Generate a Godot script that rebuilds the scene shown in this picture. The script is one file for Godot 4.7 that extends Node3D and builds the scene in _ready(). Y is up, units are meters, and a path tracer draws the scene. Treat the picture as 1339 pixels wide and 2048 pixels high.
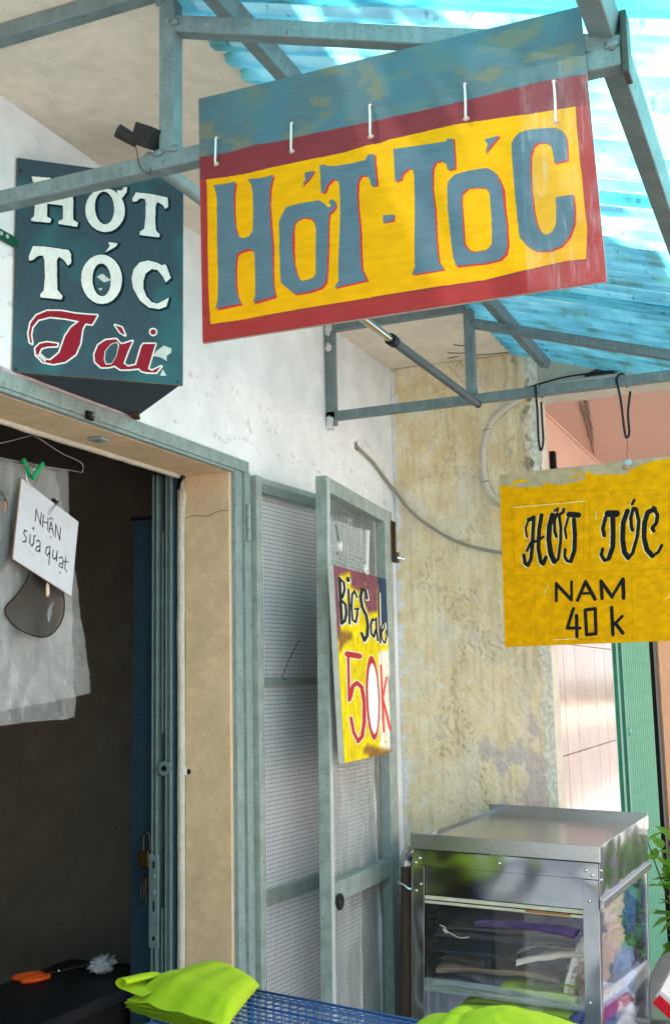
extends Node3D
# A barber's shopfront with hand-painted signs under a blue corrugated canopy.
# x runs along the shop wall away from the viewer, y is up, z points from the wall to the street. Metres.

var used := {}
var noise := FastNoiseLite.new()
var rng := RandomNumberGenerator.new()
var T := {}
var M := {}

# ---------------------------------------------------------------- naming and tagging
func put(o: Node3D, called: String, parent: Node) -> Node3D:
	var p: Node = parent if parent else self
	var key := str(p.get_instance_id()) + called
	var n: int = used.get(key, 0)
	used[key] = n + 1
	o.name = called if n == 0 else "%s_%03d" % [called, n]
	p.add_child(o, true)
	return o

func thing(called: String, label: String, category: String, group := "", at := Vector3.ZERO) -> Node3D:
	var o := Node3D.new()
	put(o, called, self)
	o.position = at
	tag(o, label, category, group)
	return o

func tag(o: Node3D, label: String, category: String, group := "") -> void:
	o.set_meta("label", label)
	o.set_meta("category", category)
	if group: o.set_meta("group", group)

func structure(o: Node3D, label: String, category: String) -> void:
	tag(o, label, category)
	o.set_meta("kind", "structure")

func stuff(o: Node3D) -> Node3D:
	o.set_meta("kind", "stuff")
	return o

# ---------------------------------------------------------------- mesh building
func mb(smooth := false) -> SurfaceTool:
	var st := SurfaceTool.new()
	st.begin(Mesh.PRIMITIVE_TRIANGLES)
	st.set_smooth_group(0 if smooth else -1)
	return st

func obj(called: String, st: SurfaceTool, m: Material, parent: Node = null) -> MeshInstance3D:
	st.generate_normals()
	var o := MeshInstance3D.new()
	o.mesh = st.commit()
	o.material_override = m
	put(o, called, parent)
	return o

func tri_out(st: SurfaceTool, a: Vector3, b: Vector3, c: Vector3, mid: Vector3) -> void:
	var n := (c - a).cross(b - a)
	if n.dot((a + b + c) / 3.0 - mid) < 0.0:
		var k := b; b = c; c = k
	st.add_vertex(a); st.add_vertex(b); st.add_vertex(c)

func quad_out(st: SurfaceTool, a: Vector3, b: Vector3, c: Vector3, d: Vector3, mid: Vector3) -> void:
	tri_out(st, a, b, c, mid)
	tri_out(st, a, c, d, mid)

func cbox(st: SurfaceTool, xf: Transform3D, size: Vector3, c := 0.0015) -> void:
	var h := size / 2.0
	c = minf(c, minf(h.x, minf(h.y, h.z)) * 0.5)
	var v := func(s: Vector3, ax: int) -> Vector3:
		var p := Vector3(s.x * (h.x - (0.0 if ax == 0 else c)), s.y * (h.y - (0.0 if ax == 1 else c)), s.z * (h.z - (0.0 if ax == 2 else c)))
		return xf * p
	var mid := xf.origin
	var ax3 := [Vector3.RIGHT, Vector3.UP, Vector3.BACK]
	for a in 3:
		var b := (a + 1) % 3
		var g := (a + 2) % 3
		for s in [-1.0, 1.0]:
			var q := []
			for k in [[-1, -1], [1, -1], [1, 1], [-1, 1]]:
				q.append(v.call(ax3[a] * s + ax3[b] * k[0] + ax3[g] * k[1], a))
			quad_out(st, q[0], q[1], q[2], q[3], mid)
			for s2 in [-1.0, 1.0]:
				var e0: Vector3 = ax3[a] * s + ax3[b] * s2 - ax3[g]
				var e1: Vector3 = ax3[a] * s + ax3[b] * s2 + ax3[g]
				quad_out(st, v.call(e0, a), v.call(e1, a), v.call(e1, b), v.call(e0, b), mid)
	for sx in [-1, 1]:
		for sy in [-1, 1]:
			for sz in [-1, 1]:
				var s := Vector3(sx, sy, sz)
				tri_out(st, v.call(s, 0), v.call(s, 1), v.call(s, 2), mid)

func bx(st: SurfaceTool, lo: Vector3, hi: Vector3, c := 0.0015) -> void:
	cbox(st, Transform3D(Basis(), (lo + hi) / 2.0), hi - lo, c)

func bar(st: SurfaceTool, a: Vector3, b: Vector3, w: float, h: float, up := Vector3.UP, c := 0.0015) -> void:
	var z := (b - a).normalized()
	var x := up.cross(z).normalized()
	var y := z.cross(x)
	cbox(st, Transform3D(Basis(x, y, z), (a + b) / 2.0), Vector3(w, h, (b - a).length()), c)

func box_obj(called: String, lo: Vector3, hi: Vector3, m: Material, parent: Node = null, c := 0.0015) -> MeshInstance3D:
	var st := mb()
	bx(st, lo, hi, c)
	return obj(called, st, m, parent)

func bar_obj(called: String, a: Vector3, b: Vector3, w: float, h: float, m: Material, parent: Node = null, up := Vector3.UP, c := 0.0015) -> MeshInstance3D:
	var st := mb()
	bar(st, a, b, w, h, up, c)
	return obj(called, st, m, parent)

func spline(p: PackedVector3Array, per := 6) -> PackedVector3Array:
	var out := PackedVector3Array()
	for i in p.size() - 1:
		for k in per:
			out.append(p[i].cubic_interpolate(p[i + 1], p[maxi(i - 1, 0)], p[mini(i + 2, p.size() - 1)], k / float(per)))
	out.append(p[-1])
	return out

func tube(st: SurfaceTool, p: PackedVector3Array, r: float, sides := 8, r_end := -1.0, caps := true) -> void:
	if r_end < 0.0: r_end = r
	var rings := []
	var n := p.size()
	var side := Vector3.ZERO
	for i in n:
		var d := (p[mini(i + 1, n - 1)] - p[maxi(i - 1, 0)]).normalized()
		if side == Vector3.ZERO:
			side = d.cross(Vector3.UP if absf(d.y) < 0.9 else Vector3.RIGHT).normalized()
		else:
			side = (side - d * side.dot(d)).normalized()
		var up := d.cross(side)
		var rr := lerpf(r, r_end, i / float(maxi(n - 1, 1)))
		var ring := []
		for k in sides:
			var t := TAU * k / sides
			ring.append(p[i] + (side * cos(t) + up * sin(t)) * rr)
		rings.append(ring)
	for i in n - 1:
		for k in sides:
			var k2 := (k + 1) % sides
			quad_out(st, rings[i][k], rings[i][k2], rings[i + 1][k2], rings[i + 1][k], (p[i] + p[i + 1]) / 2.0)
	if caps:
		for k in range(1, sides - 1):
			tri_out(st, rings[0][0], rings[0][k], rings[0][k + 1], p[1])
			tri_out(st, rings[n - 1][0], rings[n - 1][k], rings[n - 1][k + 1], p[n - 2])

func wire(called: String, pts: Array, r: float, m: Material, parent: Node = null, per := 6, sides := 7) -> MeshInstance3D:
	var st := mb(true)
	var p := PackedVector3Array()
	for v in pts: p.append(v)
	tube(st, spline(p, per) if per > 1 else p, r, sides)
	return obj(called, st, m, parent)

func rod(called: String, a: Vector3, b: Vector3, r: float, m: Material, parent: Node = null, sides := 14, r_end := -1.0) -> MeshInstance3D:
	var st := mb(true)
	tube(st, PackedVector3Array([a, b]), r, sides, r_end, false)
	st.set_smooth_group(-1)
	var d := (b - a).normalized()
	var s := d.cross(Vector3.UP if absf(d.y) < 0.9 else Vector3.RIGHT).normalized()
	var u := d.cross(s)
	if r_end < 0.0: r_end = r
	for k in sides:
		var t0 := TAU * k / sides
		var t1 := TAU * (k + 1) / sides
		tri_out(st, a, a + (s * cos(t0) + u * sin(t0)) * r, a + (s * cos(t1) + u * sin(t1)) * r, b)
		tri_out(st, b, b + (s * cos(t0) + u * sin(t0)) * r_end, b + (s * cos(t1) + u * sin(t1)) * r_end, a)
	return obj(called, st, m, parent)

func ball(called: String, at: Vector3, r: Vector3, m: Material, parent: Node = null, n := 10, rough := 0.0, sd := 1) -> MeshInstance3D:
	var st := mb(true)
	var f := func(i: int, k: int) -> Vector3:
		var a := PI * i / n
		var b := TAU * (k % (2 * n)) / (2.0 * n)
		var d := Vector3(sin(a) * cos(b), cos(a), sin(a) * sin(b))
		noise.seed = sd
		var g := 1.0 + rough * noise.get_noise_3dv(d * 120.0) * 1.6 + rough * 0.6 * noise.get_noise_3dv(d * 340.0)
		return at + d * r * g
	for i in n:
		for k in 2 * n:
			quad_out(st, f.call(i, k), f.call(i, k + 1), f.call(i + 1, k + 1), f.call(i + 1, k), at)
	return obj(called, st, m, parent)

# a grid of points f(u, v) with texture coordinates; a closed look needs no thickness where the thing itself is a film or a cloth
func grid(called: String, nu: int, nv: int, f: Callable, m: Material, parent: Node = null) -> MeshInstance3D:
	var st := SurfaceTool.new()
	st.begin(Mesh.PRIMITIVE_TRIANGLES)
	st.set_smooth_group(0)
	for j in nv + 1:
		for i in nu + 1:
			st.set_uv(Vector2(i / float(nu), j / float(nv)))
			st.add_vertex(f.call(i / float(nu), j / float(nv)))
	for j in nv:
		for i in nu:
			var a := j * (nu + 1) + i
			for k in [a, a + 1, a + nu + 2, a, a + nu + 2, a + nu + 1]:
				st.add_index(k)
	return obj(called, st, m, parent)

# a board with four given front corners (top left, top right, bottom right, bottom left), its painted face 1 mm proud of the panel behind it
func board(o: Node3D, tl: Vector3, tr: Vector3, br: Vector3, bl: Vector3, thick: float, edge: Material, face: Material) -> void:
	var n := (tr - tl).cross(bl - tl).normalized() * thick
	if n.dot(Vector3(-1, 0, 1)) > 0.0: n = -n
	var st := mb()
	var mid := (tl + br) / 2.0 + n / 2.0
	var f := [tl, tr, br, bl]
	quad_out(st, tl, tr, br, bl, mid)
	quad_out(st, tl + n, tr + n, br + n, bl + n, mid)
	for k in 4:
		quad_out(st, f[k], f[(k + 1) % 4], f[(k + 1) % 4] + n, f[k] + n, mid)
	obj("panel", st, edge, o)
	var e := -n.normalized() * 0.001
	grid("painted_face", 12, 12, func(u: float, v: float) -> Vector3:
		return tl.lerp(tr, u).lerp(bl.lerp(br, u), v) + e, face, o)

# ---------------------------------------------------------------- pictures computed for surfaces
func spec(sd: int, freq: float, octaves := 4, kind := FastNoiseLite.TYPE_SIMPLEX_SMOOTH) -> FastNoiseLite:
	var f := FastNoiseLite.new()
	f.seed = sd
	f.noise_type = kind
	f.frequency = freq
	f.fractal_type = FastNoiseLite.FRACTAL_FBM
	f.fractal_octaves = octaves
	return f

func cloud(w: int, h: int, sd: int, freq: float, octaves := 4, sx := 1, sy := 1, tile := false) -> PackedByteArray:
	var f := spec(sd, freq, octaves)
	var im: Image
	if tile: im = f.get_seamless_image(w / sx, h / sy)
	else: im = f.get_image(w / sx, h / sy)
	im.convert(Image.FORMAT_L8)
	if sx > 1 or sy > 1: im.resize(w, h, Image.INTERPOLATE_CUBIC)
	return im.get_data()

func tex(im: Image) -> ImageTexture:
	return ImageTexture.create_from_image(im)

func grey_tex(w: int, h: int, d: PackedByteArray) -> ImageTexture:
	return tex(Image.create_from_data(w, h, false, Image.FORMAT_L8, d))

func make_textures() -> void:
	# paint film: faint blotches and dark specks, used as a multiplier on many painted surfaces
	var n := 512
	var a := cloud(n, n, 11, 0.008, 4, 1, 1, true)
	var b := cloud(n, n, 12, 0.11, 2, 1, 1, true)
	var c := cloud(n, n, 13, 0.03, 3, 1, 1, true)
	var d := PackedByteArray()
	d.resize(n * n)
	for i in n * n:
		var v := 222.0 + (a[i] - 128) * 0.10 + (c[i] - 128) * 0.08
		if b[i] > 192 and c[i] > 132: v -= (b[i] - 192) * 1.4
		d[i] = clampi(int(v + 18.0), 40, 255)
	T.grime = grey_tex(n, n, d)
	var e := PackedByteArray()
	e.resize(n * n)
	for i in n * n:
		e[i] = clampi(int(128 + (b[i] - 128) * 0.5 + (c[i] - 128) * 0.8), 0, 255)
	T.bump = grey_tex(n, n, e)
	# cloth weave
	var w := PackedByteArray()
	w.resize(256 * 256)
	for y in 256:
		for x in 256:
			w[y * 256 + x] = int(128 + 60 * sin(x * TAU / 4.0) * sin(y * TAU / 4.0)) 
	T.weave = grey_tex(256, 256, w)
	# broad waves of thin rolled sheet metal
	T.wavy = grey_tex(256, 256, cloud(256, 256, 17, 0.012, 2, 1, 1, true))
	# wrinkled plastic film
	var f := FastNoiseLite.new()
	f.seed = 21
	f.noise_type = FastNoiseLite.TYPE_CELLULAR
	f.frequency = 0.02
	f.cellular_return_type = FastNoiseLite.RETURN_DISTANCE2_SUB
	f.domain_warp_enabled = true
	f.domain_warp_amplitude = 40.0
	var im := f.get_seamless_image(512, 512)
	im.convert(Image.FORMAT_L8)
	T.film = tex(im)
	var fd := im.get_data()
	var fn := cloud(512, 512, 23, 0.01, 4, 1, 1, true)
	var fs := cloud(512, 512, 24, 0.05, 4, 6, 1, true)
	for kind in ["bag", "tape", "sheet"]:
		var base: float = {"bag": 50.0, "tape": 9.0, "sheet": 150.0}[kind]
		var peak: float = {"bag": 24.0, "tape": 60.0, "sheet": 60.0}[kind]
		var cd := PackedByteArray()
		cd.resize(512 * 512 * 4)
		for y in 512:
			for x in 512:
				var i := y * 512 + x
				# creases run mostly downwards: read the cells stretched
				var q := fd[((y / 3) % 512) * 512 + x]
				var cc := pow(1.0 - clampf(q / 120.0, 0.0, 1.0), 2.5)
				var m2 := clampf((fn[i] - 96) / 90.0, 0.0, 1.0)
				var st := clampf((fs[((x * 3) % 512) * 512 + y] - 150) / 60.0, 0.0, 1.0)
				cd[i * 4] = 232
				cd[i * 4 + 1] = 238
				cd[i * 4 + 2] = 240
				cd[i * 4 + 3] = clampi(int(base * (0.85 + 0.3 * m2) + peak * (cc * m2 * 0.8 + st * 0.45 * m2)), 0, 255)
		T["crease_" + kind] = tex(Image.create_from_data(512, 512, false, Image.FORMAT_RGBA8, cd))

func rgb8(c: int) -> Color:
	return Color8((c >> 16) & 255, (c >> 8) & 255, c & 255)

func mat(c: int, rough := 0.6, metal := 0.0, grime := 1.6, relief := 0.0, scale := 2.0) -> StandardMaterial3D:
	var m := StandardMaterial3D.new()
	m.albedo_color = rgb8(c)
	m.roughness = rough
	m.metallic = metal
	if metal == 0.0 and rough > 0.35: m.metallic_specular = 0.25
	if grime > 0.0:
		m.albedo_texture = T.grime
		m.uv1_triplanar = true
		m.uv1_world_triplanar = true
		m.uv1_scale = Vector3.ONE * scale
	if relief > 0.0:
		m.heightmap_enabled = true
		m.heightmap_texture = T.bump
		m.heightmap_scale = relief
		m.uv1_triplanar = true
		m.uv1_world_triplanar = true
		m.uv1_scale = Vector3.ONE * scale
	return m

# old brush paint on steel: uneven film, dark specks, chips down to rust, a few pale scratches
func old_paint(c: int, sd: int, scale := 3.0) -> StandardMaterial3D:
	var n := 512
	var a := cloud(n, n, sd, 0.01, 4, 1, 1, true)
	var b := cloud(n, n, sd + 1, 0.12, 3, 1, 1, true)
	var f := cloud(n, n, sd + 2, 0.035, 5, 1, 1, true)
	var s := cloud(n, n, sd + 3, 0.05, 3, 1, 8, true)
	var k := rgb8(c)
	var d := PackedByteArray()
	d.resize(n * n * 3)
	var hh := PackedByteArray()
	hh.resize(n * n)
	for i in n * n:
		var v := 1.0 + (a[i] - 128) * 0.0007 + (s[i] - 128) * 0.0004 + (b[i] - 128) * 0.0005
		var r := k.r * 255.0 * v
		var g := k.g * 255.0 * v
		var l := k.b * 255.0 * v
		var t := clampf((b[i] - 196) / 18.0, 0.0, 1.0) * 0.45
		r += (46 - r) * t; g += (50 - g) * t; l += (50 - l) * t
		t = clampf((f[i] - 204) / 8.0, 0.0, 1.0) * 0.6
		r += (98 - r) * t; g += (76 - g) * t; l += (62 - l) * t
		t = clampf((44 - f[i]) / 10.0, 0.0, 1.0) * 0.35
		r += (205 - r) * t; g += (212 - g) * t; l += (208 - l) * t
		d[i * 3] = clampi(int(r), 0, 255)
		d[i * 3 + 1] = clampi(int(g), 0, 255)
		d[i * 3 + 2] = clampi(int(l), 0, 255)
		hh[i] = clampi(int(150 + (s[i] - 128) * 0.35 + (b[i] - 128) * 0.3 - clampf((f[i] - 202) / 8.0, 0.0, 1.0) * 40.0), 0, 255)
	var m := StandardMaterial3D.new()
	m.albedo_texture = tex(Image.create_from_data(n, n, false, Image.FORMAT_RGB8, d))
	m.roughness = 0.5
	m.metallic_specular = 0.3
	m.heightmap_enabled = true
	m.heightmap_texture = grey_tex(n, n, hh)
	m.heightmap_scale = 0.06
	m.uv1_triplanar = true
	m.uv1_world_triplanar = true
	m.uv1_scale = Vector3.ONE * scale
	return m

func cloth_mat(c: int) -> StandardMaterial3D:
	var m := StandardMaterial3D.new()
	m.albedo_color = rgb8(c)
	m.roughness = 0.85
	m.rim_enabled = true
	m.rim = 0.3
	m.rim_tint = 0.7
	m.heightmap_enabled = true
	m.heightmap_texture = T.bump
	m.heightmap_scale = 0.06
	m.uv1_triplanar = true
	m.uv1_scale = Vector3.ONE * 14.0
	return m

func pane_mat(c: int, alpha: float, rough := 0.03) -> StandardMaterial3D:
	var m := StandardMaterial3D.new()
	var k := rgb8(c)
	k.a = alpha
	m.albedo_color = k
	m.transparency = BaseMaterial3D.TRANSPARENCY_ALPHA
	m.roughness = rough
	return m

func film_mat(kind: String, uv: Vector3) -> StandardMaterial3D:
	var m := StandardMaterial3D.new()
	m.albedo_texture = T["crease_" + kind]
	m.transparency = BaseMaterial3D.TRANSPARENCY_ALPHA
	m.roughness = 0.28
	m.metallic_specular = 0.6
	m.heightmap_enabled = true
	m.heightmap_texture = T.film
	m.heightmap_scale = 0.4
	m.uv1_scale = uv
	return m

# lettering: flat shapes laid one over another like brush strokes; u and v count thousandths of the board
func fill_poly(im: Image, p: PackedVector2Array, c: Color) -> void:
	var lo := 1e9
	var hi := -1e9
	for q in p:
		lo = minf(lo, q.y)
		hi = maxf(hi, q.y)
	for y in range(maxi(int(floor(lo)), 0), mini(int(ceil(hi)) + 1, im.get_height())):
		var yc := y + 0.5
		var xs := []
		for i in p.size():
			var a := p[i]
			var b := p[(i + 1) % p.size()]
			if (a.y <= yc) != (b.y <= yc):
				xs.append(a.x + (yc - a.y) / (b.y - a.y) * (b.x - a.x))
		xs.sort()
		for k in range(0, xs.size() - 1, 2):
			var x0 := maxi(int(round(xs[k])), 0)
			var x1 := mini(int(round(xs[k + 1])), im.get_width())
			if x1 > x0:
				im.fill_rect(Rect2i(x0, y, x1 - x0, 1), c)

func paint(items: Array, w: int, h: int, base: int, pal: Dictionary, under: Image = null) -> Image:
	var im := under if under else Image.create_empty(w, h, false, Image.FORMAT_RGB8)
	if under == null: im.fill(rgb8(base))
	var s := Vector2(w / 1000.0, h / 1000.0)
	for it in items:
		var c := rgb8(pal[it[0]])
		var pts := PackedVector2Array()
		var raw: Array = it[3]
		for k in range(0, raw.size(), 2):
			pts.append(Vector2(raw[k], raw[k + 1]) * s)
		if it[1] == 0:
			fill_poly(im, pts, c)
			continue
		var r := Vector2(it[1], it[2]) * s / 2.0
		for k in pts.size():
			var dot := PackedVector2Array()
			for q in 14:
				dot.append(pts[k] + Vector2(cos(TAU * q / 14), sin(TAU * q / 14)) * r)
			fill_poly(im, dot, c)
			if k:
				var a := pts[k - 1] / r
				var b := pts[k] / r
				var n := (b - a).orthogonal().normalized()
				fill_poly(im, PackedVector2Array([(a + n) * r, (b + n) * r, (b - n) * r, (a - n) * r]), c)
	return im

# brush marks, uneven paint and rubbed patches: varies the colours that were laid down
func brushed(im: Image, sd: int, amount: float, along_x: int, along_y: int, rub := 0, rub_share := 0.0) -> Image:
	var w := im.get_width()
	var h := im.get_height()
	# hand-drawn edges: shift every pixel by a small smooth wander
	var src := im.get_data()
	var wx := cloud(w, h, sd + 5, 0.045, 2)
	var wy := cloud(w, h, sd + 6, 0.045, 2)
	var n1 := cloud(w, h, sd, 0.05, 3, along_x, along_y)
	var n2 := cloud(w, h, sd + 1, 0.012, 4)
	var n3 := cloud(w, h, sd + 2, 0.02, 5, maxi(along_x / 3, 1), 1)
	var rc := rgb8(rub)
	var cr := [rc.r * 255.0, rc.g * 255.0, rc.b * 255.0]
	var out := PackedByteArray()
	out.resize(w * h * 3)
	for y in h:
		for x in w:
			var i := y * w + x
			var sx := clampi(x + int(round((wx[i] - 128) * 0.005)), 0, w - 1)
			var sy := clampi(y + int(round((wy[i] - 128) * 0.005)), 0, h - 1)
			var j := (sy * w + sx) * 3
			var g := 1.0 + amount * ((n1[i] - 128) / 100.0 + (n2[i] - 128) / 160.0)
			var t := 0.0
			if rub_share > 0.0 and src[j] > 70:
				t = clampf((n3[i] / 255.0 - 1.0 + rub_share) * 7.0, 0.0, 0.7)
			for k in 3:
				var v: float = src[j + k] * g
				out[i * 3 + k] = clampi(int(v + (cr[k] * g - v) * t), 0, 255)
	return Image.create_from_data(w, h, false, Image.FORMAT_RGB8, out)

func sign_mat(im: Image, rough := 0.5, relief_sd := 1) -> StandardMaterial3D:
	var m := StandardMaterial3D.new()
	m.albedo_texture = tex(im)
	m.roughness = rough + 0.2
	m.metallic_specular = 0.2
	m.texture_repeat = false
	m.heightmap_enabled = true
	m.heightmap_texture = grey_tex(256, 256, cloud(256, 256, relief_sd, 0.06, 3, 3, 1))
	m.heightmap_scale = 0.02
	return m

const BIG_PAINT := [
	["maroon", 0, 0, [-5,247,82,254,159,248,226,254,325,253,405,255,484,257,522,258,499,255,594,258,706,256,824,251,891,246,977,252,1006,256,1007,1018,425,1023,-10,1001]],
	["red", 0, 0, [-4,339,27,352,26,936,211,934,326,931,512,931,729,934,919,911,962,912,970,368,995,367,1007,1018,425,1023,-10,1001]],
	["yellow", 0, 0, [18,346,72,353,136,357,211,353,281,353,362,355,402,355,465,346,496,349,515,343,591,341,684,338,730,343,819,352,871,359,968,366,966,453,967,624,968,812,960,912,919,909,817,918,729,930,614,926,475,926,422,928,326,927,211,929,104,934,23,931,20,831,19,712,20,531,20,371]],
	["crimson", 0, 0, [44,385,72,389,107,388,102,440,101,501,102,562,109,605,117,619,127,624,142,620,152,599,154,516,155,456,150,412,140,389,178,396,213,393,204,440,200,499,202,589,205,678,203,766,203,824,208,872,145,883,154,859,154,783,154,695,151,679,139,670,118,673,105,682,101,740,101,799,104,841,114,879,43,883,50,846,51,758,51,638,52,517,53,444,50,413]],
	["crimson", 0, 0, [223,588,229,566,244,531,281,527,333,529,345,542,354,563,362,565,364,557,359,546,361,537,369,536,376,549,377,566,369,579,359,590,355,630,352,716,347,801,343,846,332,866,300,875,260,875,237,843,223,822,222,740,223,653]],
	["crimson", 0, 0, [297,408,324,407,311,433,287,463,298,435]],
	["crimson", 0, 0, [339,392,355,393,362,403,390,409,429,410,461,409,467,390,484,393,484,434,486,514,472,514,469,487,462,471,447,466,438,484,435,524,435,593,438,680,436,737,437,822,449,867,364,875,376,853,378,779,383,694,389,609,390,522,390,481,386,465,373,458,358,475,352,499,341,505,341,449]],
	["crimson", 0, 0, [494,634,523,636,522,660,494,661]],
	["crimson", 0, 0, [532,388,663,401,667,392,682,394,682,436,681,510,664,510,662,486,649,470,635,472,627,493,623,560,626,652,625,757,627,841,638,874,560,873,569,846,571,757,578,618,581,512,580,483,567,475,552,489,547,512,532,515,533,446]],
	["crimson", 0, 0, [660,572,664,552,681,533,713,528,757,531,774,551,784,581,791,618,791,680,793,749,792,823,786,855,772,872,737,877,668,870,663,837,660,747,658,656]],
	["crimson", 0, 0, [755,423,793,419,773,448,753,479,762,444]],
	["crimson", 0, 0, [819,459,825,440,839,424,863,421,894,426,923,434,937,452,944,479,944,520,942,560,912,562,912,523,907,494,895,480,878,477,867,488,860,521,857,575,856,650,857,718,861,767,869,800,882,812,895,803,903,782,907,733,909,685,948,685,948,738,944,790,931,833,911,861,883,870,853,862,833,837,820,803,818,755,817,687,816,590,817,514]],
	["slate", 0, 0, [39,375,67,379,102,379,97,431,96,492,98,552,104,596,112,610,123,615,137,611,147,590,150,507,150,447,146,403,136,380,173,387,209,384,199,431,196,490,197,580,200,670,199,757,199,816,204,863,141,874,149,850,150,774,150,686,147,670,134,661,113,665,101,673,96,731,96,791,100,833,110,870,38,874,45,837,47,749,46,629,47,508,48,435,45,404]],
	["slate", 0, 0, [219,580,225,558,240,524,277,519,329,522,341,535,350,555,358,557,360,549,355,539,357,530,365,528,373,541,373,559,366,571,355,583,352,623,348,709,343,794,339,838,328,858,296,868,256,868,233,835,219,815,218,733,219,645]],
	["crimson", 0, 0, [258,620,262,598,272,583,288,579,308,588,315,604,318,631,315,717,313,803,307,816,293,821,275,822,266,803,258,761,254,701,254,655]],
	["yellow", 0, 0, [262,622,265,599,274,588,288,583,307,593,315,608,318,631,315,717,313,803,307,816,293,821,275,822,268,804,261,761,260,703,262,657]],
	["slate", 0, 0, [294,402,321,402,308,427,284,457,295,429]],
	["slate", 0, 0, [334,385,349,386,357,396,385,402,424,403,455,402,462,383,479,386,479,427,481,508,467,508,464,481,457,464,442,459,433,477,429,517,430,587,433,674,431,730,432,816,444,861,359,869,371,846,373,772,378,688,383,602,385,515,384,474,381,458,367,451,353,468,346,492,336,498,336,442]],
	["slate", 0, 0, [492,628,520,631,519,655,492,656]],
	["slate", 0, 0, [528,382,659,395,663,386,677,389,678,430,677,505,660,504,657,481,644,464,630,467,623,488,619,554,622,647,621,752,623,835,634,869,556,868,564,841,567,751,573,612,576,506,575,477,563,469,548,483,542,506,528,509,528,441]],
	["slate", 0, 0, [655,565,659,545,676,526,708,521,753,524,770,544,779,574,786,611,786,673,789,742,787,817,781,849,767,866,732,870,664,863,658,831,655,740,653,649]],
	["crimson", 0, 0, [688,617,692,601,705,587,727,590,749,599,755,619,755,678,754,753,751,807,739,824,712,825,697,817,687,790,687,714]],
	["yellow", 0, 0, [691,615,695,606,708,592,727,594,749,603,755,623,755,675,754,750,751,804,739,822,712,823,700,815,690,788,690,712]],
	["slate", 0, 0, [752,417,789,413,770,442,750,473,759,438]],
	["slate", 0, 0, [815,453,822,434,836,418,860,415,890,420,920,428,934,446,941,473,941,514,938,554,909,556,908,517,904,488,891,474,874,471,863,482,856,515,853,569,852,644,853,713,857,761,866,794,878,806,891,798,900,776,904,727,905,679,944,679,944,732,940,784,927,827,907,855,879,864,850,857,830,831,816,797,815,749,814,681,813,584,813,508]],
]
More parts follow.
